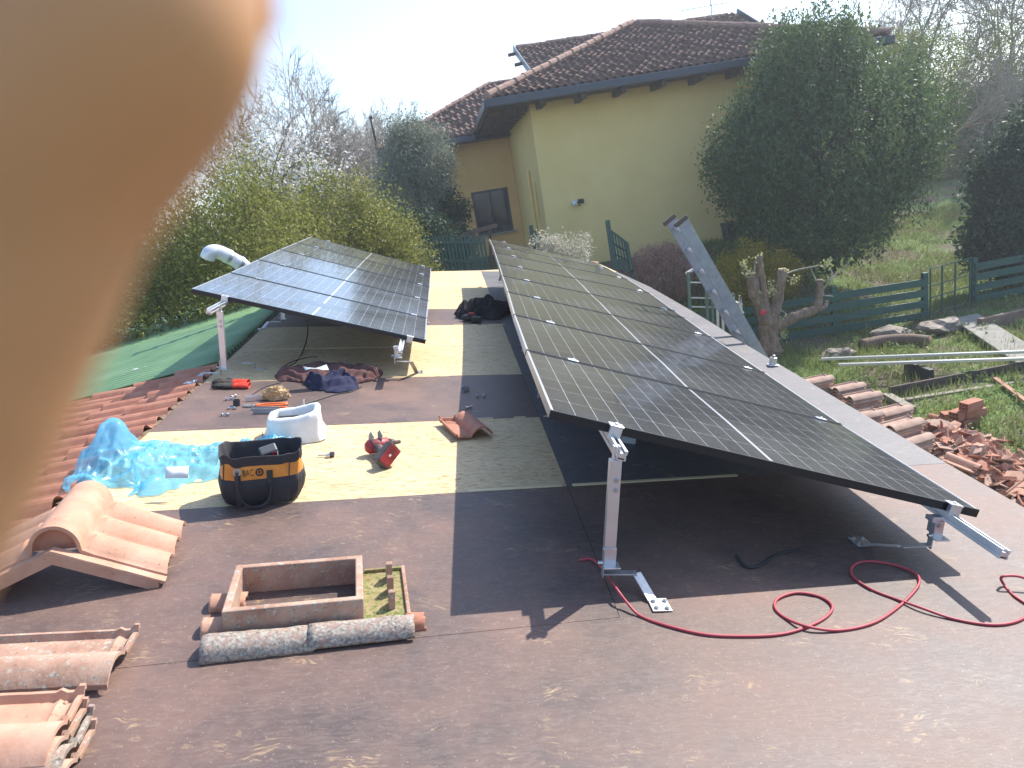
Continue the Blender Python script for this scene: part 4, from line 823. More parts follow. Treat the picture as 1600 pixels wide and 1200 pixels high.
# ---- bare trees
def bare(label, base, h, seed, mat=BARKL, depth=6, spread=.5, r0=.14, lean=(0, 0), group='bare winter trees', tw=.011, kids=(2, 4)):
    rg = np.random.default_rng(seed); t = thing('bare_tree', label, 'tree', base, roof=False, group=group); segs = []; thick = []
    def grow(p, d, l, r, dep):
        n = 3; q = p
        for i in range(n):
            d2 = d+rg.normal(0, .13, 3)+np.array([0, 0, .05]); d2 /= np.linalg.norm(d2); e = q+d2*l/n; (thick if dep <= 1 else segs).append((q, e, r*(1-.25*i/n), r*(1-.25*(i+1)/n))); q = e; d = d2
            if dep >= 1 and rg.random() < .55 and dep < depth:
                sd_ = d+rg.normal(0, spread, 3); sd_ /= np.linalg.norm(sd_); grow(q, sd_, l*.6, max(r*.5, tw), dep+1)
        if dep < depth:
            for _ in range(rg.integers(*kids)):
                nd = d+rg.normal(0, spread, 3)+np.array([0, 0, .18]); nd /= np.linalg.norm(nd); grow(q, nd, l*rg.uniform(.62, .85), max(r*.62, tw), dep+1)
    grow(np.zeros(3), np.array([lean[0], lean[1], 1.]), h*.3, r0, 0)
    def mesh(sg, nm, n):
        if not sg: return
        A_ = np.array([s[0] for s in sg]); B_ = np.array([s[1] for s in sg]); ra = np.array([s[2] for s in sg]); rb = np.array([s[3] for s in sg]); d = B_-A_; d /= np.linalg.norm(d, axis=1)[:, None]
        u = np.cross(d, [.3, .8, .52]); u /= np.linalg.norm(u, axis=1)[:, None]; w = np.cross(d, u); Vs = []
        for P, rr in ((A_, ra), (B_, rb)):
            for k in range(n): a = 2*math.pi*k/n; Vs.append(P+(u*math.cos(a)+w*math.sin(a))*rr[:, None])
        V = np.stack(Vs, 1).reshape(-1, 3); m_ = len(sg); base_ = np.arange(m_)[:, None]*2*n; F_ = np.concatenate([base_+np.array([[k, (k+1) % n, n+(k+1) % n, n+k]]) for k in range(n)]); fast(nm, V, F_, mat, t, True)
    mesh(thick, 'trunk', 7); mesh(segs, 'crown', 3); return t
def bt(x, y0, Y, h, seed, label, **k): b = WY(x, y0, Y); return bare(label, (b[0], b[1], 0), h, seed, **k)
bt(455, 330, 26, 9.2, 31, 'bare grey tree rising behind the white blossom, tallest of the left ones', depth=6)
bt(395, 330, 27, 8.7, 32, 'bare grey tree behind the blossom, nearest the finger', depth=6)
bt(515, 330, 28, 8.4, 33, 'bare tree between the blossom and the pipe on the house roof', depth=6)
bt(560, 320, 29, 8.0, 34, 'bare tree just left of the house roof corner', depth=6)
bt(615, 310, 44, 12.0, 35, 'thin bare tree peeping over the low left roof of the house', depth=6)
bt(490, 330, 36, 10.5, 36, 'faint bare tree far behind the yellow-green shrubs', depth=6)
# ---- olive tree and small dark shrub before the back wall
tree('olive_tree', 'grey-green olive tree standing before the lower left wing of the house', 'tree', (-.9, 20., 1.), [(T(650, 262, 20), (.95, .9, 1.05), 1.), (T(630, 310, 20), (.9, .8, 1.1), .8), (T(630, 222, 20), (.4, .4, .55), .3), (T(672, 250, 20), (.5, .5, .75), .4)], 42000, .075, .02, OLIVE, .13, 5, .09, up=.4, ncl=800, shoots=.25)
tree('small_tree', 'small dark slim tree in front of the orange wall beside the window', 'tree', WY(705, 395, 22)*np.array([1, 1, 0])+np.array([0, 0, 1.7]), [(T(690, 320, 22), (.5, .45, .75), 1.), (T(715, 330, 22), (.35, .3, .5), .4)], 3800, .11, .035, DKL, .12, 6, .05, ncl=110, shell=.2, nl=10)
# ---- the big laurel
c0 = T(1290, 250, 19.2); tree('laurel_tree', 'very large rounded dark green laurel in front of the yellow wall', 'tree', (c0[0], 19.2, .9), [(T(1290, 250, 19.2), (2.9, 2.5, 2.55), 1.6), (T(1265, 130, 19.2), (1.55, 1.4, 1.55), .8), (T(1395, 215, 19.4), (1.5, 1.3, 1.8), .7), (T(1180, 260, 19.), (1.35, 1.3, 1.6), .6), (T(1265, 360, 18.8), (2.1, 1.8, 1.3), .7)], 92000, .115, .045, LAUREL, (.10, .10, .17), 7, .2, up=1.1, ncl=2300, shoots=.55, nl=22)
tree('forsythia', 'yellow-flowering shrub under the laurel, behind the leaning ladder', 'shrub', (*(WY(1175, 460, 16.8)[:2]), 0), [(T(1165, 440, 16.8), (.95, .7, .75), 1.), (T(1215, 440, 16.9), (.55, .5, .6), .5)], 15000, .05, .03, FORS, .08, 8, .04, ncl=420, shoots=.25)
def twigs(label, base, c, r, n, ln, mat, seed):
    rg = np.random.default_rng(seed); t = thing('dry_shrub', label, 'shrub', base, roof=False); P = lump(np.array(c)-np.array(base), r, 1500, rg, .2, .15, seed); V, F_ = leafset(P, .05, n, ln, .012, rg, .9); fast('crown', V, F_, mat, t); limbs((0, 0, -.05), (0, 0, .4), .03, P, rg, 20, 4).build('stem', BARK, t); return t
b_ = WY(1035, 440, 19.); twigs('dense reddish-brown leafless shrub between the green trellis and the ladder', (b_[0], 19., .9), T(1035, 430, 19.), (1.05, .8, .85), 26000, .16, DRY, 41)
tree('flowering_shrub', 'thin shrub with tiny pale flowers peeping over the far end of the right-hand panels', 'shrub', (*(WY(885, 410, 17.)[:2]), .2), [(T(880, 400, 17.), (.75, .4, .42), 1.), (T(855, 385, 17.), (.3, .3, .3), .3)], 3600, .05, .035, WFL, .07, 9, .03, ncl=170, shell=.1, shoots=.2)
tree('evergreen_shrub', 'dark shrub low in the gap beneath the olive tree', 'shrub', (*(WY(640, 390, 18.5)[:2]), .3), [(T(635, 380, 18.5), (1.2, .7, .7), 1.), (T(700, 385, 20.5), (.8, .6, .6), .5)], 16000, .09, .05, DKL, .12, 10, .05, ncl=500)
# ---- right-hand trees
tree('leafing_tree', 'tree with fresh yellow-green leaves behind the laurel on the right', 'tree', (*(WY(1440, 330, 31)[:2]), 1.8), [(T(1440, 150, 31), (2.1, 2., 2.8), 1.), (T(1475, 240, 31), (1.5, 1.4, 2.7), .8), (T(1400, 120, 31), (1.3, 1.3, 1.6), .4), (T(1520, 130, 32), (1.8, 1.5, 2.4), .45), (T(1585, 90, 32), (1.6, 1.5, 2.2), .35)], 34000, .10, .05, YG, .2, 15, .13, ncl=700, shoots=.4, shell=.3)
tree('evergreen_tree', 'dark evergreen filling the right edge above the gate', 'tree', (*(WY(1600, 400, 17)[:2]), .2), [(T(1590, 300, 17.1), (1.15, .8, 1.5), 1.), (T(1568, 380, 16.9), (.95, .7, .8), .7), (T(1660, 260, 17.3), (1.4, 1.0, 2.0), 1.), (T(1620, 410, 16.7), (1.2, .7, .7), .6)], 52000, .12, .06, DKL, .15, 16, .2, ncl=1200, shoots=.3)
tree('shrubby_tree', 'pale grey-green tree at the upper right corner, in front of the bare tree', 'tree', (*(WY(1570, 330, 30)[:2]), 1.8), [(T(1575, 190, 30), (2.3, 1.9, 2.1), 1.), (T(1525, 260, 30), (1.3, 1.2, 1.8), .6)], 26000, .09, .035, OLIVE, .2, 17, .14, ncl=500, shell=.3)
for (x, Y, h, sd_, lb) in ((1450, 33, 13.0, 51, 'large bare tree at the top right corner behind the laurel'), (1575, 34, 14.5, 52, 'dense bare tree at the far right edge of the sky'), (1395, 33, 11.5, 53, 'bare tree behind the right end of the house roof'), (1520, 33, 13, 54, 'bare tree between the two big ones at the top right')):
    bt(x, 330, Y, h, sd_, lb, depth=6, r0=.14, spread=.55)
# far woods closing the horizon
rg = np.random.default_rng(77); Cw = []
for i in range(160):
    a = -95+i*1.3; Cw.append((a, 70+8*math.sin(i*.7)+a*.05, 1.5)); 
P = np.vstack([lump((x, y, z+rg.uniform(1, 3)), (2.2, 2.2, rg.uniform(2., 4.0)), 45, rg, .3, .3, i) for i, (x, y, z) in enumerate(Cw)]); V, F_ = leafset(P, .4, 70000, .5, .3, rg); o = fast('woodland', V, F_, DKL); tag(o, 'far-off line of trees closing the view behind the gardens', 'woodland', kind='stuff')
rg = np.random.default_rng(78); P = np.vstack([lump((x, 36+rg.uniform(-2, 2), 2.5), (1.8, 1.6, rg.uniform(2.2, 3.6)), 130, rg, .3, .3, i) for i, x in enumerate(np.arange(14, 44, 2.2))]+[lump((x, 33, 1.8), (1.8, 1.5, 2.3), 110, rg, .3, .3, i) for i, x in enumerate(np.arange(-26, -4, 2.2))]); V, F_ = leafset(P, .25, 60000, .2, .12, rg); o = fast('boundary_hedge', V, F_, LAUREL); tag(o, 'long dark hedge seen in gaps behind the bare trees', 'hedge', kind='stuff')
# grass
def grass():
    rg = np.random.default_rng(5); n = 150000; x = rg.uniform(3.7, 27, n*2); y = rg.uniform(7.2, 25, n*2); 
    dens = np.array([.5+.9*mnoise.noise(Vector((a*.45, b*.45, 3.)))+.5*mnoise.noise(Vector((a*1.5, b*1.5, 9.))) for a, b in zip(x, y)]); k = (rg.random(2*n) < dens*1.1) & (x-.35*(y-9) > 2.2+.0*y); x, y, dens = x[k], y[k], dens[k]; n = len(x)
    h = (.03+.10*rg.random(n)**2.5*1.2)*(1+.8*np.clip(dens, 0, 1)); z = gz(x, y); th = rg.uniform(0, 6.283, n); w = .007+.008*rg.random(n); lx, ly = rg.normal(0, .035, n), rg.normal(0, .035, n)
    a = np.stack([x+w*np.cos(th), y+w*np.sin(th), z-.01], 1); b = np.stack([x-w*np.cos(th), y-w*np.sin(th), z-.01], 1); c = np.stack([x+lx, y+ly, z+h], 1); V = np.stack([a, b, c], 1).reshape(-1, 3)
    o = fast('grass', V, np.arange(3*n).reshape(n, 3), leafmat('grass_blades', [(.12, .16, .04), (.21, .25, .07), (.34, .34, .14)], .6, .35)); tag(o, 'spring grass and weeds growing over the garden on the right', 'grass', kind='stuff')
grass()
def weeds():
    rg = np.random.default_rng(8); C = []
    for i in range(2600):
        x, y = rg.uniform(4, 20), rg.uniform(7.5, 22)
        if mnoise.noise(Vector((x*.6, y*.6, 20.))) > .02 and x-.35*(y-9) > 2.6: h = rg.uniform(.03, .22); C += [(x+rg.normal(0, .05), y+rg.normal(0, .05), float(gz(x, y))+h*j/3) for j in range(4)]
    V, F_ = leafset(np.array(C), .035, 30000, .055, .03, rg, .3); o = fast('weeds', V, F_, leafmat('weed_leaves', [(.10, .15, .04), (.20, .27, .08), (.42, .44, .2)], .6, .35)); tag(o, 'patches of leafy weeds among the grass of the garden', 'weeds', kind='stuff')
weeds()
# ================================================================ the yellow house
WALLY = noisy('yellow_render', [(.3, (.83, .615, .25)), (.7, (.88, .67, .295))], 1.2, detail=8, rough=.95, bump=.15, bscale=90, bdist=.004, spec=.2)
WALLO = noisy('orange_yellow_render', [(.3, (.76, .48, .19)), (.7, (.82, .54, .23))], 1.5, detail=8, rough=.95, bump=.15, bscale=90, bdist=.004, spec=.2)
FASC = plain('dark_blue_gutter', (.045, .055, .075), .4); SOFF = noisy('dark_soffit_boards', [(.4, (.07, .055, .05)), (.6, (.12, .09, .075))], 2, stretch=(8, 1, 1), rough=.8)
hs = thing('yellow_house', 'yellow house with brown tiled hip roofs and dark gutters behind the laurel', 'house', (6, 26, 1.8), roof=False); HO = np.array([6, 26, 1.8])
EA, EB, AP = WY(762, 154, 20.8), WY(1392, 55, 20.8), WY(990, 39, 26); ez = (EA[2]+EB[2])/2; EA[2] = EB[2] = ez
def tplane(E0, E1, UPP, poly, name, bp=.235, cp=.37, jit=.006, seed=0):
    E0, E1, UPP = map(np.array, (E0, E1, UPP)); u = (E1-E0)/np.linalg.norm(E1-E0); nrm = np.cross(u, UPP-E0); nrm /= np.linalg.norm(nrm)
    if nrm[2] < 0: nrm = -nrm
    v = np.cross(nrm, u); v = v if v[2] > 0 else -v; pv = np.array([[np.dot(np.array(p)-E0, u), np.dot(np.array(p)-E0, v)] for p in poly]); u0, v0 = pv.min(0); u1, v1 = pv.max(0)
    nu = int((u1-u0)/bp*8)+1; U = np.linspace(u0, u1, nu); rg = np.random.default_rng(seed); Vv = []; c = 0
    while v0+c*cp < v1: Vv += [(v0+c*cp, 0, c), (v0+c*cp+.001, 1, c), (v0+(c+1)*cp-.002, 2, c)]; c += 1
    ja = rg.normal(0, jit, (c+1, 4000)); Gp = np.zeros((len(Vv), nu, 3)); 
    for i, (vv, s, cc) in enumerate(Vv):
        ph = (U-u0)/bp; q = ph.astype(int); f = ph % 1.; hb = np.where(f < .6, np.sin(np.pi*f/.6)**.7*.07, .008); h = hb+(0 if s in (0, 2) else .035)+ja[cc, q]
        Gp[i] = E0+u*U[:, None]+v*(vv+ja[cc, q+1]*.8)[:, None]+nrm*h[:, None]
    cu = (U[:-1]+U[1:])/2; cv = np.array([(Vv[i][0]+Vv[i+1][0])/2 for i in range(len(Vv)-1)]); CU, CV = np.meshgrid(cu, cv)
    ins = np.zeros(CU.shape, bool); n = len(pv)
    for i in range(n):
        a, b = pv[i], pv[(i+1) % n]; cr = ((a[1] > CV) != (b[1] > CV)) & (CU < (b[0]-a[0])*(CV-a[1])/(b[1]-a[1]+1e-12)+a[0]); ins ^= cr
    I, J = np.nonzero(ins); F_ = np.stack([I*nu+J, I*nu+J+1, (I+1)*nu+J+1, (I+1)*nu+J], 1); used = np.unique(F_); rm = np.full(len(Vv)*nu, -1); rm[used] = np.arange(len(used))
    return fast(name, Gp.reshape(-1, 3)[used]-HO, rm[F_], CLAYB, hs)
def slab(poly, th, name, mat, off=-.05):
    P = [np.array(p, float) for p in poly]; nrm = np.cross(P[1]-P[0], P[2]-P[0]); nrm /= np.linalg.norm(nrm); nrm *= np.sign(nrm[2]) or 1; n = len(P)
    return MB().add([p+nrm*off-HO for p in P]+[p+nrm*(off-th)-HO for p in P], [tuple(range(n)), tuple(range(2*n-1, n-1, -1))]+[(i, (i+1) % n, n+(i+1) % n, n+i) for i in range(n)]).build(name, mat, hs)
BK = np.array([EA[0], 33., ez]); BR = np.array([EB[0], 33., ez])
tplane(EA, EB, AP, [EA, EB, AP], 'front_roof'); slab([EA, EB, AP], .06, 'roof_deck', SOFF, -.012)
slab([BK, EA, AP], .06, 'roof_deck', CLAYB, -.01); slab([EB, BR, AP], .06, 'roof_deck', CLAYB, -.01)
def capline(a, b, r=.12, seg=.42, name='ridge_cap', mat=None):
    a, b = np.array(a)-HO, np.array(b)-HO; L_ = np.linalg.norm(b-a); n = max(1, int(L_/seg)); d = (b-a)/L_; mb = MB(); rg = np.random.default_rng(int(L_*100))
    for i in range(n): p = a+d*seg*i+rg.normal(0, .008, 3); mb.tube([p, p+d*seg*.6, p+d*(seg+.04)], [r*1.05, r*.95, r*.88], 10)
    return mb.build(name, mat or clay('ridge_clay%d' % int(L_*7), (.24, .13, .09), (.34, .2, .15), (.44, .29, .22), .2), hs, smooth=False)
capline(EA+[0, 0, .08], AP+[0, 0, .1]); capline(EB+[0, 0, .08], AP+[0, 0, .1])
# upper roof behind
U0, U1 = WY(806, 74, 31), WY(1148, 23, 31); U0[2] = U1[2] = (U0[2]+U1[2])/2; L0 = U0+np.array([.15, -3.4, -1.55]); L1 = U1+np.array([0, -3.4, -1.55])
tplane(L0, L1, U0, [L0, L1, U1, U0], 'upper_roof', seed=3); slab([L0, L1, U1, U0], .09, 'roof_deck', SOFF, -.012); capline(U0, U1, .11)
MB().bar(L0-HO+[-.1, 0, 0], U0-HO+[-.1, 0, 0], .05, .26).build('verge_board', plain('grey_verge', (.22, .25, .29), .5), hs)
mb = MB()
for s in (.15, .5, .88): p = L0*(1-s)+U0*s-HO; mb.tube([p+[-.42, 0, -.1], p+[.2, 0, -.05]], .07, 8)
mb.build('verge_tile', CLAYB, hs)
MB().bar(L1-HO+[.1, 0, 0], U1-HO+[.1, 0, .05], .06, .3).build('verge_board', FASC, hs)
# block between
MB().box(((L0[0]+L1[0])/2-HO[0], 31.5-HO[1], 7.-HO[2]), (L1[0]-L0[0]-.4, 4.5, 3.4)).build('upper_wall', WALLY, hs)
# lower left wing roof
W0, W1 = WY(588, 230, 29), WY(738, 207, 29); W0[2] = W1[2] = 6.62; W1[0] += 1.2; T0, T1 = WY(765, 131, 33.5), WY(815, 124, 33.5); T0[2] = T1[2] = (T0[2]+T1[2])/2
tplane(W0, W1, T0, [W0, W1, T1, T0], 'wing_roof', seed=5); slab([W0, W1, T1, T0], .08, 'roof_deck', SOFF, -.012); capline(W0+[0, 0, .05], T0+[0, 0, .05], .1); capline(T0, T1, .1)
slab([W0, T0, W0+[0, 6, 0]], .05, 'roof_deck', CLAYB, 0)
# gutters and soffits
def hb(a, b, w, h, name, mat, dz=0): a = np.array(a)-HO+[0, 0, dz]; b = np.array(b)-HO+[0, 0, dz]; return MB().bar(a, b, w, h).build(name, mat, hs, bevel=.02)
hb(EA+[-.06, -.06, 0], EB+[.06, -.06, 0], .14, .22, 'gutter', FASC, -.12); hb(EA+[-.06, .02, 0], BK+[-.06, 0, 0], .14, .22, 'gutter', FASC, -.12); hb(EB+[.06, .02, 0], BR+[.06, 0, 0], .14, .22, 'gutter', FASC, -.12)
hb(W0+[0, -.06, 0], W1+[-1.1, -.06, 0], .13, .2, 'gutter', FASC, -.12)
WX0, WX1, WYF = 2.75, EB[0]-.95, 22.
MB().box(((EA[0]+EB[0])/2-HO[0], (20.85+33)/2-HO[1], ez-.17-HO[2]), (EB[0]-EA[0]-.08, 33-20.85, .06)).build('soffit', SOFF, hs)
MB().box(((W0[0]+WX0+.3)/2-HO[0], (29.05+33)/2-HO[1], 6.62-.2-HO[2]), (WX0+.3-W0[0], 33-29.05, .06)).build('soffit', SOFF, hs)
for i in range(9):
    x = WX0+.25+i*1.15; mb = MB(); mb.box((x-HO[0], 21.45-HO[1], ez-.29-HO[2]), (.16, 1.1, .17)); mb.tube([(x-.08-HO[0], 20.92-HO[1], ez-.28-HO[2]), (x+.08-HO[0], 20.92-HO[1], ez-.28-HO[2])], .09, 10); mb.build('rafter_tail', SOFF, hs)
for i in range(8): y = 22.3+i*.95; MB().box(((EA[0]+WX0)/2-HO[0], y-HO[1], ez-.28-HO[2]), (WX0-EA[0]-.1, .14, .15)).build('rafter_tail', SOFF, hs)
for i in range(4): MB().box((W0[0]+.6+i*.8-HO[0], 29.5-HO[1], 6.62-.3-HO[2]), (.12, .9, .13)).build('rafter_tail', SOFF, hs)
# walls
MB().box(((EA[0]+WX0+.4)/2-HO[0], 30.3-HO[1], 6.66-HO[2]), (WX0+.4-EA[0], .12, .42)).build('closing_board', SOFF, hs)
def wb(x0, x1, y0, y1, z0, z1, name, mat): return MB().box(((x0+x1)/2-HO[0], (y0+y1)/2-HO[1], (z0+z1)/2-HO[2]), (x1-x0, y1-y0, z1-z0)).build(name, mat, hs)
wb(WX0, WX1, WYF, 32.8, .5, ez-.2, 'wall', WALLY)
pw0 = WY(737, 303, 30); pw1 = WY(803, 360, 30); wx0, wx1, wz0, wz1 = pw0[0]-.02, pw1[0], 2.72, 4.48; wl = W0[0]+.75
wb(wl, wx0, 30, 32.5, 0, 6.4, 'wing_wall', WALLO); wb(wx1, WX0-.01, 30, 32.5, 0, 6.4, 'wing_wall', WALLO); wb(wx0, wx1, 30, 32.5, wz1, 6.4, 'wing_wall', WALLO); wb(wx0, wx1, 30, 32.5, 0, wz0, 'wing_wall', WALLO)
wt = MB()
for (a, b, c, d) in ((wx0, wx1, wz1-.09, wz1), (wx0, wx1, wz0, wz0+.08), (wx0, wx0+.08, wz0+.08, wz1-.09), (wx1-.08, wx1, wz0+.08, wz1-.09), ((wx0+wx1)/2-.04, (wx0+wx1)/2+.04, wz0+.08, wz1-.09)): wt.box(((a+b)/2-HO[0], 30.05-HO[1], (c+d)/2-HO[2]), (b-a, .09, d-c))
wf = wt.build('window', plain('dark_window_frame', (.05, .055, .07), .5), hs)
GL_ = plain('window_glass', (.03, .035, .045), .05, 0, .8)
MB().box(((wx0+wx1)/2-HO[0], 30.09-HO[1], (wz0+wz1)/2-HO[2]), (wx1-wx0-.1, .01, wz1-wz0-.1)).build('pane', GL_, wf)
MB().box(((wx0+wx1)/2-HO[0], 29.98-HO[1], wz0-.04-HO[2]), (wx1-wx0+.25, .2, .07)).build('sill', plain('stone_sill', (.3, .27, .22), .7), wf)
mb = MB()
for i in range(9): mb.box((wx0+.45+.055*i-HO[0], 30.2-HO[1]+.02*math.sin(i*2.), 3.75-HO[2]), (.05, .01, 1.0-.06*abs(i-4)))
mb.build('curtain', plain('curtain', (.4, .4, .42), .8), wf)
mb = MB(); P = [WY(807, 276, 24.4), WY(832, 362, 24.4)]; x_ = WX0-.06; mb.tube([(x_-HO[0], 24.4-HO[1], 4.9-HO[2]), (x_-HO[0], 24.4-HO[1], 1.5-HO[2])], .05, 8); mb.tube([(x_-HO[0], 23.2-HO[1], 4.5-HO[2]), (x_-HO[0], 23.2-HO[1], 1.5-HO[2])], .035, 8); mb.build('downpipe', WALLY, hs)
# things on the house
t = thing('tv_antenna', 'television antenna on a thin mast above the house ridge', 'antenna', WY(1113, 35, 30), roof=False); o_ = WY(1113, 35, 30)
MB().tube([(0, 0, -.3), (0, 0, 1.35)], .02, 6).build('mast', ALUD, t)
q0, q1 = WY(1064, 17, 30)-o_, WY(1137, 4, 30)-o_; mb = MB(); mb.tube([q0, q1], .014, 5)
for s in np.linspace(.02, .98, 9): p = q0*(1-s)+q1*s; mb.tube([p+[-.05, -.22, .05], p+[.05, .22, -.05]], .009, 4)
mb.build('boom', ALUD, t)
t = thing('wall_lamp', 'small white lamp with a dark sensor box on the yellow wall', 'wall lamp', WY(903, 316, 21.95), roof=False)
MB().tube([(-.13, -.12, .07), (-.13, -.12, -.07)], [.07, .09], 14).build('lamp_shade', plain('white_lamp', (.75, .75, .75), .4), t, smooth=True); MB().box((.08, -.1, .02), (.17, .1, .13)).build('sensor_box', BLACK, t, bevel=.01); MB().tube([(-.13, -.02, 0), (.08, -.02, -.02), (.02, -.02, -.12)], .015, 6).build('bracket', BLACK, t)
t = thing('vent_pipe', 'short dark vent pipe at the left end of the house roof', 'vent pipe', WY(589, 232, 29.4), roof=False); MB().tube([(0, 0, 0), (0, 0, 1.15)], .05, 10).build('pipe', BLACK, t, smooth=True); MB().tube([(0, 0, 1.1), (0, 0, 1.2)], .07, 10).build('cap', BLACK, t)
# ================================================================ garden things
DG = noisy('dark_green_paint', [(.3, (.018, .07, .055)), (.7, (.035, .105, .08))], 5, rough=.5, stretch=(1, 1, 3), bump=.15)
def fence(pts, label, group, nb, ztops, bh, posts, name='board_fence'):
    a, b = map(np.array, pts); t = thing(name, label, 'fence', a, roof=False, group=group); d = b-a; L_ = np.linalg.norm(d); u = d/L_
    for z in ztops:
        MB().bar((0, -.03, z-bh/2), np.array([d[0], d[1]-.03, z-bh/2+d[2]]), .03, bh).build('board', DG, t, bevel=.004)
    for s in posts: MB().box(u*s*L_+np.array([0, .05, ztops[0]/2+.06]), (.12, .1, ztops[0]+.14)).build('post', DG, t, bevel=.006)
    return t
fz = [WY(1446, y, 15.45)[2] for y in (435, 451.5, 468.5, 486.5)]
f0 = WY(1150, 500, 15.75); f1 = WY(1448, 500, 15.45)
fence(((f0[0], 15.75, 0), (f1[0], 15.45, 0)), 'dark green board fence behind the pollarded tree, left of the gate', 'green board fences', 4, fz, .17, (0., .52, .995))
g1 = WY(1521, 480, 15.9); e1 = WY(1680, 480, 16.1)
fence(((g1[0], 15.9, .05), (e1[0], 16.1, .05)), 'dark green board fence in the shade right of the gate', 'green board fences', 4, fz, .17, (0.01, .5, .99))
t = thing('wire_gate', 'thin framed green gate standing before the strip of lawn', 'gate', (f1[0]+.1, 15.5, .0), roof=False); gx = g1[0]-f1[0]-.2
for z in (.12, .5, .78, 1.18): MB().tube([(0, 0, z), (gx, .38, z+.02)], .014, 6).build('rail', DG, t)
for s in (0.02, .3, .62, .98): MB().tube([(gx*s, .38*s, .05), (gx*s, .38*s, 1.2)], .02, 6).build('upright', DG, t)
# trellis panels
def trellis(px, Y, label):
    t = thing('trellis', label, 'trellis', WY(px[0][0], px[0][1]+65, Y), roof=False); o = WY(px[0][0], px[0][1]+65, Y); P = [WY(x, y, Y)-o for x, y in px]
    a, b, c, d = P   # top left, top right, bottom right, bottom left
    MB().bar(a+[0, 0, .0], d-[0, 0, .6], .11, .09, (0, 1, 0)).build('post', DG, t, bevel=.01); MB().bar(b, c-[0, 0, .6], .09, .08, (0, 1, 0)).build('post', DG, t, bevel=.01)
    MB().bar(a*.8+d*.2, b, .05, .07, (0, 1, 0)).build('top_rail', DG, t); MB().bar(d, c, .05, .08, (0, 1, 0)).build('bottom_rail', DG, t)
    mb = MB(); n = 5
    for i in range(1, n+1): s = i/(n+1); mb.bar((a*.8+d*.2)*(1-s)+b*s, d*(1-s)+c*s, .05, .02, (0, 1, 0))
    mb.build('slats', DG, t)
    mb = MB()
    for s in (.35, .65): mb.bar((a*.8+d*.2)*(1-s)+d*s, b*(1-s)+c*s, .04, .02, (0, 1, 0))
    mb.build('cross_slats', DG, t); return t
trellis([(949, 344), (979, 379), (990, 425), (960, 415)], 18.6, 'tall dark green trellis standing against the yellow wall beside the dry shrub')
trellis([(829, 352), (868, 378), (874, 392), (836, 390)], 21., 'low dark green trellis at the corner of the house wall')
t = thing('picket_fence', 'dark green picket fence across the gap beyond the far roof edge', 'fence', WY(600, 430, 17.5), roof=False); o_ = WY(600, 430, 17.5); q = WY(765, 430, 17.5)-o_; hh = WY(765, 385, 17.5)[2]-WY(765, 430, 17.5)[2]+.0
for z in (.35, .8): MB().bar((0, 0, z), q+[0, 0, z], .03, .06).build('rail', DG, t)
mb = MB()
for s in np.linspace(0, 1, 30): p = q*s; mb.box(p+[0, .03, .35], (.06, .015, 1.25))
mb.build('pickets', DG, t)
BRW = noisy('brown_timber', [(.3, (.10, .06, .04)), (.7, (.19, .12, .08))], 5, stretch=(8, 1, 8), rough=.8)
t = thing('timber_frame', 'brown timber frame with a sloping top beam before the dark window', 'timber frame', WY(741, 410, 20.), roof=False); o_ = WY(741, 410, 20.)
MB().bar(WY(741, 430, 20)-o_, WY(740, 362, 20)-o_, .12, .12, (0, 1, 0)).build('post', BRW, t); MB().bar(WY(768, 420, 21)-o_, WY(765, 356, 21)-o_, .1, .1, (0, 1, 0)).build('post', BRW, t); MB().bar(WY(719, 368, 20)-o_, WY(776, 352, 20.6)-o_, .12, .1).build('beam', BRW, t)
t = thing('rubbish_bin', 'dark upright rubbish bin by the yellow wall left of the laurel', 'bin', (*WY(1149, 396, 21.3)[:2], 1.75), roof=False); DB = plain('bin_plastic', (.03, .035, .045), .5)
bh = WY(1149, 346, 21.3)[2]-1.75
mb = MB(); G = [[(sx*w, sy*w, z) for sx, sy in ((-1, -1), (1, -1), (1, 1), (-1, 1))] for w, z in ((.24, 0), (.29, bh-.1))]; mb.grid(np.array(G), wrap=True); mb.add(G[0], [(0, 1, 2, 3)]); mb.build('body', DB, t, bevel=.02); MB().box((0, 0, bh-.05), (.62, .62, .09)).build('lid', DB, t, bevel=.03)
# ladders
def ladder():
    Y0 = 7.35; a = WY(1070, 343, Y0); c = WY(1184, 540, Y0); d = (a-c)/np.linalg.norm(a-c); top = a; bot = c-d*(c[2]/d[2]); t = thing('ladder', 'aluminium ladder leaning on the roof edge, its top sticking up past the panels', 'ladder', bot, roof=False)
    L_ = np.linalg.norm(top-bot); side = np.array([.0, 1., 0.]); nn = np.cross(d, side); W_ = .40
    for s in (0, 1):
        o = side*W_*s
        for off, wd_ in ((0, .028),): MB().bar(o+nn*.03, o+nn*.03+d*L_, wd_, .12, nn).build('stile', ALUD, t, bevel=.003)
        MB().bar(o+d*(L_+.015)-nn*.04, o+d*(L_+.0)+nn*.125, .045, .05, d).build('end_cap', plain('brown_rubber', (.12, .08, .06), .7), t, bevel=.012)
    k = .3
    while k < L_-.1: MB().box(d*k+side*W_/2+nn*.03, (.05, W_, .03), np.array([nn, side, d]).T).build('rung', ALU, t, bevel=.004); k += .28
ladder()
t = thing('step_ladder', 'small pale step ladder standing beyond the leaning ladder', 'step ladder', (*WY(1150, 520, 13.5)[:2], .05), roof=False); o_ = np.array([*WY(1150, 520, 13.5)[:2], .05]); ALW = plain('pale_aluminium', (.6, .6, .58), .4, .5)
top_ = WY(1156, 462, 13.5)-o_
for (x, y) in ((1166, 515), (1147, 515)): 
    for yy_ in (0, .35): MB().bar(top_+[0, yy_, 0], (WY(x, y, 13.5)-o_)*[1, 1, 0]+[0, yy_, 0], .03, .04, (0, 1, 0)).build('stile', ALW, t)
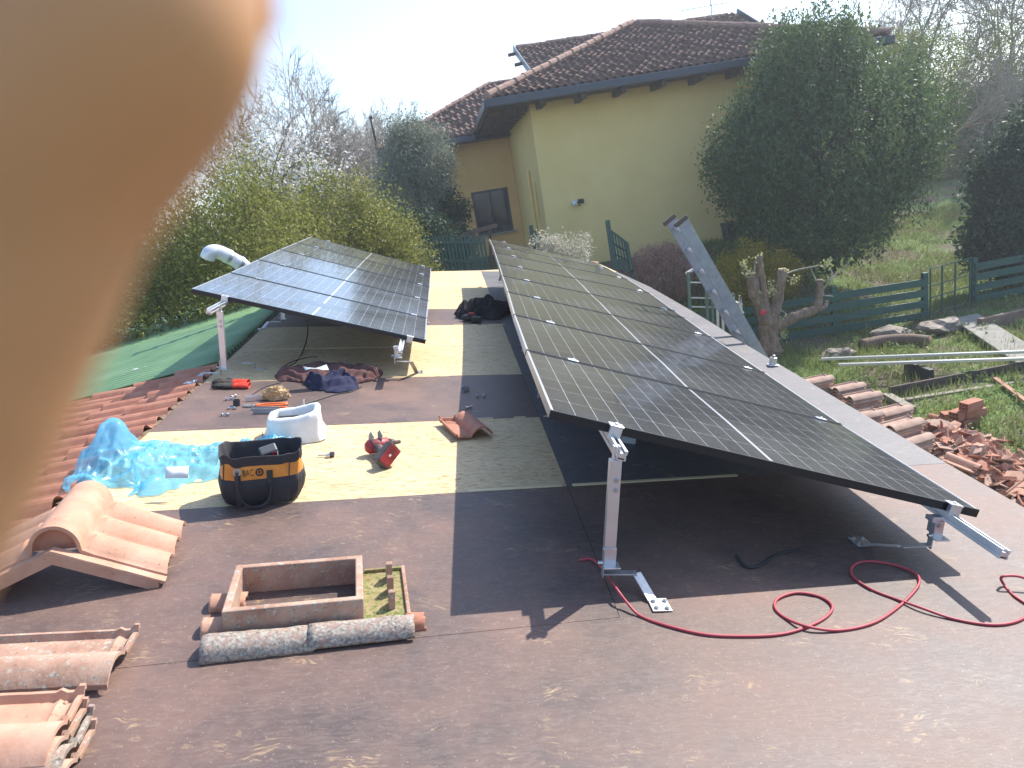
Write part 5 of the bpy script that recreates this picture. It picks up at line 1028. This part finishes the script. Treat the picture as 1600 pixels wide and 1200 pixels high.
mb = MB()
for s in (.25, .5, .75): p = top_*(1-s)+(WY(1166, 515, 13.5)-o_)*s; mb.bar(p, p+[0, .35, 0], .05, .03)
mb.build('steps', ALW, t)
t = thing('post_frame', 'green post frame with a pale sloping top bar left of the leaning ladder', 'garden frame', (*WY(1079, 500, 15.)[:2], 0), roof=False); o_ = np.array([*WY(1079, 500, 15.)[:2], 0]); GP = plain('pale_green_metal', (.10, .16, .11), .5)
for x0, y0, x1, y1 in ((1075, 425, 1079, 500), (1103, 448, 1107, 520), (1112, 455, 1114, 520)): MB().bar(WY(x1, y1, 15)-o_, WY(x0, y0, 15)-o_, .06, .06, (0, 1, 0)).build('post', GP, t)
MB().bar(WY(1073, 427, 15)-o_, WY(1092, 415, 15.4)-o_, .07, .04).build('top_bar', ALW, t)
mb = MB()
for y in (441, 465, 479): mb.bar(WY(1076, y, 15)-o_, WY(1118, y+1, 15)-o_, .02, .03)
mb.build('cross_bars', ALW, t)
for k_, x in enumerate((1122, 1130)):
    t = MB().bar(WY(x, 525, 14.2), WY(x-1, 478, 14.2), .05, .05, (0, 1, 0)).build('stake', ALW, bevel=.006); tag(t, ('left' if k_ == 0 else 'right')+' one of two pale stakes just behind the leaning ladder', 'stake', 'pale stakes')
# pollarded tree
def pollard():
    Y = 14.5; base = np.array([*WZ(1203, 560)[:2], 0]); Y = base[1]; t = thing('pollarded_tree', 'pollarded fruit tree with cut branch stubs, a red ribbon and a few new leaves', 'tree', base, roof=False); P = lambda x, y, dy=0: WY(x, y, Y+dy)-base
    mb = MB(); rg = np.random.default_rng(3)
    for pts, r0, r1 in (([(1206, 570), (1204, 545), (1201, 520), (1200, 495)], .23, .19), ([(1200, 505), (1190, 480), (1180, 462), (1177, 445), (1174, 428)], .16, .10), ([(1199, 500), (1196, 470), (1192, 445), (1188, 415), (1187, 400)], .09, .05), ([(1203, 505), (1213, 480), (1217, 455), (1221, 436), (1222, 421)], .13, .085), ([(1204, 512), (1225, 503), (1250, 492), (1272, 484), (1279, 470), (1281, 455), (1281, 438)], .13, .07), ([(1272, 484), (1288, 480), (1292, 470)], .07, .03)):
        s = spline([P(x, y, rg.uniform(-.06, .06)) for x, y in pts], 6); n = len(s); rr = np.linspace(r0, r1, n)*(1+.09*rg.normal(0, 1, n)); mb.tube(s, rr, 12)
    mb.build('trunk', BARKL2, t, smooth=True)
    mb = MB()
    for x, y, r in ((1222, 420.5, .08), (1281, 437.5, .065), (1174, 427.5, .09)): p = P(x, y); mb.tube([p, p+[0, 0, .015]], r, 12)
    mb.build('cut_face', plain('cut_wood', (.5, .38, .24), .8), t)
    mb = MB()
    for pts in ([(1281, 458), (1296, 440), (1310, 425), (1326, 411)], [(1296, 440), (1300, 428), (1298, 420)], [(1281, 450), (1272, 432), (1265, 415)], [(1222, 430), (1245, 422), (1275, 416), (1296, 413)], [(1222, 428), (1232, 432), (1242, 438)], [(1178, 430), (1180, 412), (1183, 400)], [(1174, 435), (1166, 420), (1160, 412)], [(1188, 460), (1186, 430), (1192, 415)], [(1212, 480), (1228, 490), (1236, 500)], [(1200, 490), (1190, 470), (1195, 450)], [(1281, 462), (1292, 462), (1302, 463)], [(1212, 470), (1206, 450), (1203, 435)], [(1200, 498), (1212, 495), (1214, 482), (1209, 476)]):
        s = spline([P(x, y, rg.uniform(-.15, .15)) for x, y in pts], 5); mb.tube(s, np.linspace(.022, .008, len(s)), 5)
    mb.build('twigs', BARKL, t, smooth=True)
    C = np.array([P(x, y, rg.uniform(-.1, .1)) for x, y in ((1208, 456), (1196, 458), (1184, 458), (1232, 498), (1226, 500), (1225, 518), (1290, 414), (1296, 412), (1227, 425), (1162, 413), (1240, 438), (1168, 428), (1186, 402), (1210, 443), (1224, 523))]); V, F_ = leafset(C, .055, 420, .06, .045, rg); fast('leaves', V, F_, WFL2, t)
    MB().grid(np.array([[P(1189+4*i, 486+2*j-1*i, -.25)+np.array([0, .02*math.sin(i*2+j), 0]) for j in range(4)] for i in range(3)])).build('ribbon', plain('red_ribbon', (.7, .03, .08), .5), t, smooth=True, solid=.002)
BARKL2 = noisy('pollard_bark', [(.3, (.13, .085, .055)), (.5, (.22, .15, .10)), (.7, (.33, .25, .19))], 7, stretch=(2, 2, .7), rough=.9, bump=.8, bdist=.03)
WFL2 = leafmat('fresh_leaves_and_petals', [(.22, .3, .05), (.5, .5, .2), (.7, .7, .55)], .6, .35)
pollard()
# profiles on trestles, boards, edging
def beam(p0, p1, w, h, label, cat, mat, name, z=0., group=None):
    a, b = WZ(*p0, z), WZ(*p1, z); o = MB().bar((0, 0, 0), b-a, w, h).build(name, mat, bevel=.004); o.location = a; return tag(o, label, cat, group)
ALP = plain('shiny_long_profile', (.66, .67, .66), .3, .6)
beam((1283, 561), (1640, 548), .06, .05, 'farther of two long shiny aluminium profiles lying across the garden', 'aluminium profile', ALP, 'aluminium_profile', .35, 'long profiles in the garden')
beam((1310, 570), (1640, 559), .07, .05, 'nearer of two long shiny aluminium profiles lying across the garden', 'aluminium profile', ALP, 'aluminium_profile', .35, 'long profiles in the garden')
for k_, (x, y) in enumerate(((1424, 563), (1447, 571))):
    p = WZ(x, y, .33); o = MB().box((0, 0, p[2]/2-.02), (.1, .3, p[2]-.04)).build('trestle_block', BLACK, bevel=.01); o.location = (p[0], p[1], 0); tag(o, ('farther' if k_ == 0 else 'nearer')+' dark block propping up the long aluminium profiles', 'prop block', 'dark prop blocks')
DW = noisy('dark_edging', [(.3, (.05, .035, .03)), (.7, (.12, .085, .07))], 5, stretch=(1, 6, 6), rough=.85); GW = noisy('grey_timber', [(.3, (.20, .17, .13)), (.7, (.34, .29, .22))], 6, stretch=(1, 6, 6), rough=.85); CON = noisy('grey_board', [(.3, (.20, .19, .16)), (.7, (.30, .28, .24))], 4, rough=.9)
beam((1390, 614), (1660, 562), .05, .22, 'long dark edging board running across the grass on the right', 'edging board', DW, 'edging_board', .08)
beam((1408, 626), (1640, 590), .10, .05, 'thin grey plank lying in the grass in front of the dark edging board', 'plank', GW, 'plank', .03)
beam((1385, 618), (1425, 641), .14, .10, 'short grey timber joining the edging board to the tile stacks', 'plank', GW, 'plank', .05)
beam((1453, 660), (1640, 762), .16, .10, 'pale grey timber kerb between the broken tiles and the grass', 'timber kerb', GW, 'timber_kerb', .08)
beam((1553, 590), (1610, 632), .07, .04, 'short reddish plank lying slantwise at the right edge', 'plank', noisy('reddish_wood', [(.3, (.3, .14, .08)), (.7, (.42, .22, .13))], 6, rough=.8), 'plank', .1)
beam((1530, 508), (1640, 484), .12, .28, 'low brown retaining board at the right edge below the fence', 'retaining board', noisy('brown_wall', [(.3, (.14, .09, .065)), (.7, (.24, .17, .13))], 4, rough=.9), 'retaining_board', .14)
P = [WZ(x, y, .12) for x, y in ((1488, 500), (1527, 491), (1640, 560), (1590, 570))]; o = MB().prism([(p[0], p[1]) for p in P], .10, .15).build('panel_board', CON, bevel=.01); tag(o, 'large grey ribbed board lying flat near the fence at the right edge', 'board')
for k_, (x, y, s, lb) in enumerate(((1470, 518, .34, 'brown stone block left of the grey ribbed board'), (1390, 528, .28, 'dark stone in the soil strip below the fence'), (1310, 560, .22, 'grey stone half hidden in weeds at the tree foot'))):
    p = WZ(x, y); bm = bmesh.new(); bmesh.ops.create_icosphere(bm, subdivisions=3, radius=1)
    for v in bm.verts: v.co = Vector((v.co.x*s*1.5, v.co.y*s, v.co.z*s*.55+.1))*(1+.3*mnoise.noise(v.co*1.7+Vector((k_, 0, 0))))
    me = bpy.data.meshes.new('stone'); bm.to_mesh(me); bm.free(); me.materials.append(noisy('stone%d' % k_, [(.3, (.12, .09, .07)), (.7, (.24, .19, .15))], 6, bump=.6)); o = bpy.data.objects.new('stone', me); COL.objects.link(o); o.location = p; tag(o, lb, 'stone')
o = MB().tube(spline([WZ(1345, 540, .08), WZ(1380, 533, .1), WZ(1420, 531, .1), WZ(1452, 534, .08)], 6), .13, 10).build('log', BRW, smooth=True); tag(o, 'brown log lying on bare soil below the green fence', 'log')
# hollow bricks
def brick(px, z, rz, lb):
    p = WZ(*px, z); mb = MB(); W_, D_, H_ = .30, .16, .13
    mb.box((0, 0, -H_/2+.008), (W_, D_, .016)); mb.box((0, 0, H_/2-.008), (W_, D_, .016))
    for y in (-.072, -.024, .024, .072): mb.box((0, y, 0), (W_, .014, H_-.033))
    mb.box((0, 0, 0), (W_*.96, D_*.88, .012)); o = mb.build('hollow_brick', CLAYR, bevel=.002); place(o, (p[0], p[1], z+H_/2+.02), rz, False); return tag(o, lb, 'brick', 'hollow bricks in the grass')
brick((1512, 668), 0, rad(10), 'hollow brick at the bottom right of the small brick pile'); brick((1488, 658), 0, rad(-12), 'hollow brick at the bottom left of the small brick pile'); brick((1500, 655), .14, rad(20), 'brick in the middle layer of the small brick pile, left side'); brick((1521, 652), .14, rad(-5), 'brick in the middle layer of the small brick pile, right side'); brick((1517, 641), .28, rad(14), 'topmost hollow brick of the small brick pile')
tile((*WZ(1478, 668)[:2], .02), rad(20), 'half-round red tile lying against the small brick pile', CLAYR, None, False, 31); tile((*WZ(1532, 695)[:2], .02), rad(75), 'red tile lying alone in the grass below the brick pile', CLAYR, None, False, 32)
# tile stacks beside the wall
words = ['bottom', 'second', 'third', 'fourth', 'fifth', 'sixth', 'seventh', 'eighth', 'ninth', 'tenth', 'eleventh', 'twelfth', 'thirteenth', 'fourteenth']
prot = {}
def stack(px, ztop, n, rz, nm, slant=0.012, mats=(CLAY, CLAYD, CLAYO)):
    p = WZ(*px, ztop); step = ztop/n if n > 1 else 0; g = 'roof tiles of the %s' % nm
    for k in range(n):
        mt = mats[(k*5+n) % 3]; key = (mt.name, k % 2)
        if key not in prot: o = tile((0, 0, 0), 0, 'x', mt, None, False, 60+len(prot), W=.32, Lg=.50); prot[key] = o
        else: o = prot[key].copy(); COL.objects.link(o)
        place(o, (p[0]-.26+random.uniform(-.012, .012)+slant*(k-n), p[1]+.15+random.uniform(-.012, .012), .015+step*k), rz+rad(random.uniform(-2, 2)), False)
        w = 'topmost tile' if k == n-1 else ('bottom tile' if k == 0 else '%s tile from the bottom' % words[k]); tag(o, '%s of the %s' % (w, nm), 'roof tile', g)
stack((1276, 592), .60, 13, rad(-84), 'tile stack farthest from us, at the foot of the tree')
stack((1325, 603), .48, 10, rad(-86), 'flat-topped tile stack second farthest along the wall')
stack((1350, 616), .50, 10, rad(-90), 'tile stack with a round-backed top tile, beside the second')
stack((1350, 645), .55, 11, rad(-88), 'short tile stack close under the roof edge')
stack((1395, 640), .42, 9, rad(-82), 'low tile stack next to the short grey timber')
stack((1412, 662), .62, 14, rad(-78), 'large leaning tile stack nearest the broken tiles', .014)
stack((1425, 686), .50, 11, rad(-80), 'smaller tile stack in front of the large leaning one, at the rubble', .014)
# broken tiles
def rubble():
    rg = np.random.default_rng(9); mb = MB(); q = [WZ(x, y)[:2] for x, y in ((1462, 690), (1500, 705), (1640, 790), (1700, 870), (1560, 860), (1470, 740))]; c = np.mean(q, axis=0)
    V0 = WZ(1470, 700)[:2]; V1 = WZ(1640, 830)[:2]; ax = V1-V0; L_ = np.linalg.norm(ax); ax /= L_; nx = np.array([-ax[1], ax[0]])
    for i in range(900):
        s = rg.uniform(-.08, 1.15); w = rg.normal(.08, .36); h = .32*math.exp(-(w/.42)**2)*rg.random()**.5; p = V0+ax*s*L_+nx*w; a = rg.uniform(0, 6.28); sz = rg.uniform(.04, .14); n = rg.integers(4, 7)
        Rm = np.array(Matrix.Rotation(a, 3, 'Z') @ Matrix.Rotation(rg.normal(0, .5), 3, 'X') @ Matrix.Rotation(rg.normal(0, .5), 3, 'Y')); pts = []
        for k in range(n): b = 2*math.pi*k/n+rg.uniform(-.3, .3); r = sz*rg.uniform(.6, 1.2); pts.append((r*math.cos(b)*1.5, r*math.sin(b)))
        cur = lambda x: .22*x*x/sz
        V = np.array([(x, y, cur(y)) for x, y in pts]+[(x, y, cur(y)-.013) for x, y in pts]) @ Rm.T+np.array([p[0], p[1], h+.03]); mb.add(V, [tuple(range(n)), tuple(range(2*n-1, n-1, -1))]+[(k, (k+1) % n, n+(k+1) % n, n+k) for k in range(n)], rg.integers(0, 3))
    o = mb.build('tile_rubble', [CLAY, CLAYD, CLAYR]); tag(o, 'heap of broken terracotta tiles along the timber kerb below the roof', 'rubble', kind='stuff')
rubble()
for i, (x, y, rz, lb) in enumerate(((1520, 742, 30, 'large broken tile lying on top of the rubble heap, farther one'), (1572, 772, -70, 'large tile on the rubble heap at the right edge, nearer one'))): tile((*WZ(x, y, .3)[:2], .30), rad(rz), lb, CLAY, None, False, 40+i, M=Matrix.Rotation(rad(12), 4, 'X'))
# the orange cap at the far right corner of the deck
p = R(940, 414); t = tile((p[0]-.15, p[1]-.25, .02), rad(70), 'orange tile left on the far right corner of the deck by the green trellis', CLAY, None, True, 50)
# ================================================================ the photographer's hand, a finger over the lens
def hand():
    m, t, p, n = nodes('skin'); L = t.links.new; mp = coords(t); nz_ = n("ShaderNodeTexNoise"); nz_.inputs['Scale'].default_value = 60; nz_.inputs['Detail'].default_value = 4; L(mp.outputs[0], nz_.inputs['Vector'])
    r = ramp(t, [(.3, (.47, .235, .105)), (.7, (.57, .30, .145))]); L(nz_.outputs['Fac'], r.inputs[0]); L(r.outputs[0], p.inputs['Base Color']); p.inputs['Roughness'].default_value = .5
    p.inputs['Subsurface Weight'].default_value = .15; p.inputs['Subsurface Radius'].default_value = (1, .35, .15); p.inputs['Subsurface Scale'].default_value = .004
    org = CS(-.05, .02, .045)
    def C(x, y, z): return CS(x/1000., y/1000., z/1000.)-org
    mb = MB()
    def fin(pts, rs, n=20): s = spline([C(*q) for q in pts], 8); rr = np.interp(np.linspace(0, 1, len(s)), np.linspace(0, 1, len(rs)), rs)/1000.; mb.tube(s, rr, n)
    d = 45.
    def S(px, py, dd=d): return ((px-800)/F*dd, (py-600)/F*dd, dd)
    fin([S(195, -330), S(188, -290), S(168, -160), S(142, 0), S(66, 110), S(-35, 250), S(-136, 490), S(-295, 830), (-62, 42, 40), (-74, 62, 34), (-86, 84, 26)], [2, 5.5, 9.6, 11.2, 11.3, 11.1, 10.9, 10.8, 10.8, 11, 12])     # index finger over the lens
    fin([(-70, -6, 2), (-76, 12, 6), (-88, 32, 8), (-98, 62, 14), (-104, 88, 16)], [5, 8.5, 9.5, 10, 11.5])          # middle
    fin([(-72, 24, -8), (-80, 38, -6), (-94, 54, -2), (-106, 78, 6), (-112, 100, 8)], [5, 8, 9, 9.5, 11])            # ring
    fin([(-70, 52, -14), (-80, 62, -14), (-96, 74, -8), (-112, 96, 0), (-118, 112, 0)], [4, 7, 7.6, 8, 10])          # little
    fin([(-20, 70, -22), (-34, 82, -22), (-56, 100, -16), (-84, 122, -4), (-104, 138, 4)], [5.5, 9.5, 10.5, 11.5, 15])  # thumb
    for a, b in (((-86, 84, 26), (-108, 150, 4)), ((-104, 88, 16), (-114, 150, 0)), ((-112, 100, 8), (-120, 150, -4)), ((-118, 112, 0), (-126, 152, -8))): fin([a, ((a[0]+b[0])/2, (a[1]+b[1])/2, (a[2]+b[2])/2), b], [12, 14, 15])
    fin([(-112, 140, 2), (-122, 175, -10), (-134, 215, -28), (-160, 300, -70), (-190, 400, -120)], [19, 21, 22, 28, 34], 24)   # wrist, forearm
    o = mb.build('person', m, None); o.location = org; rm = o.modifiers.new('r', 'REMESH'); rm.mode = 'VOXEL'; rm.voxel_size = .0016; rm.use_smooth_shade = True; sm = o.modifiers.new('s', 'SMOOTH'); sm.factor = .5; sm.iterations = 6
    tag(o, 'blurred finger of the person taking the picture, covering the upper left', 'person')
    # nail on the far side of the index fingertip
    G = []
    for i in range(9):
        for_ = []; py = -285+i*30
        for j in range(9):
            a = (j-4)/4*.85; c = C(*S(185-.1*(py+285), py)); rr = .0108*math.sin(min(1, .45+.07*i)*math.pi/2)+.0006
            ex, ez_ = RS @ (np.array([1., 0, 0]) @ MC), RS @ (np.array([0, 0, 1.]) @ MC); for_.append(c+ex*rr*math.sin(a)+ez_*rr*math.cos(a))
        G.append(for_)
    nl = MB().grid(np.array(G)).build('fingernail', plain('nail', (.62, .40, .33), .3), o, smooth=True, solid=.0006)
hand()
# ================================================================ haze box, added to lift the darks like a lens-flare veil
def added_haze():
    m = bpy.data.materials.new('veil_haze'); m.use_nodes = True; t = m.node_tree; t.nodes.clear(); o = t.nodes.new("ShaderNodeOutputMaterial"); v = t.nodes.new("ShaderNodeVolumePrincipled")
    v.inputs['Color'].default_value = (.86, .90, .96, 1); v.inputs['Density'].default_value = .0020; v.inputs['Anisotropy'].default_value = .35; t.links.new(v.outputs[0], o.inputs['Volume'])
    b = MB().box((0, 0, 13.5), (812, 812, 31)).build('added_haze', m); tag(b, 'thin haze over the gardens, added for the pale veil of lens flare', 'added_haze', kind='stuff')
added_haze()
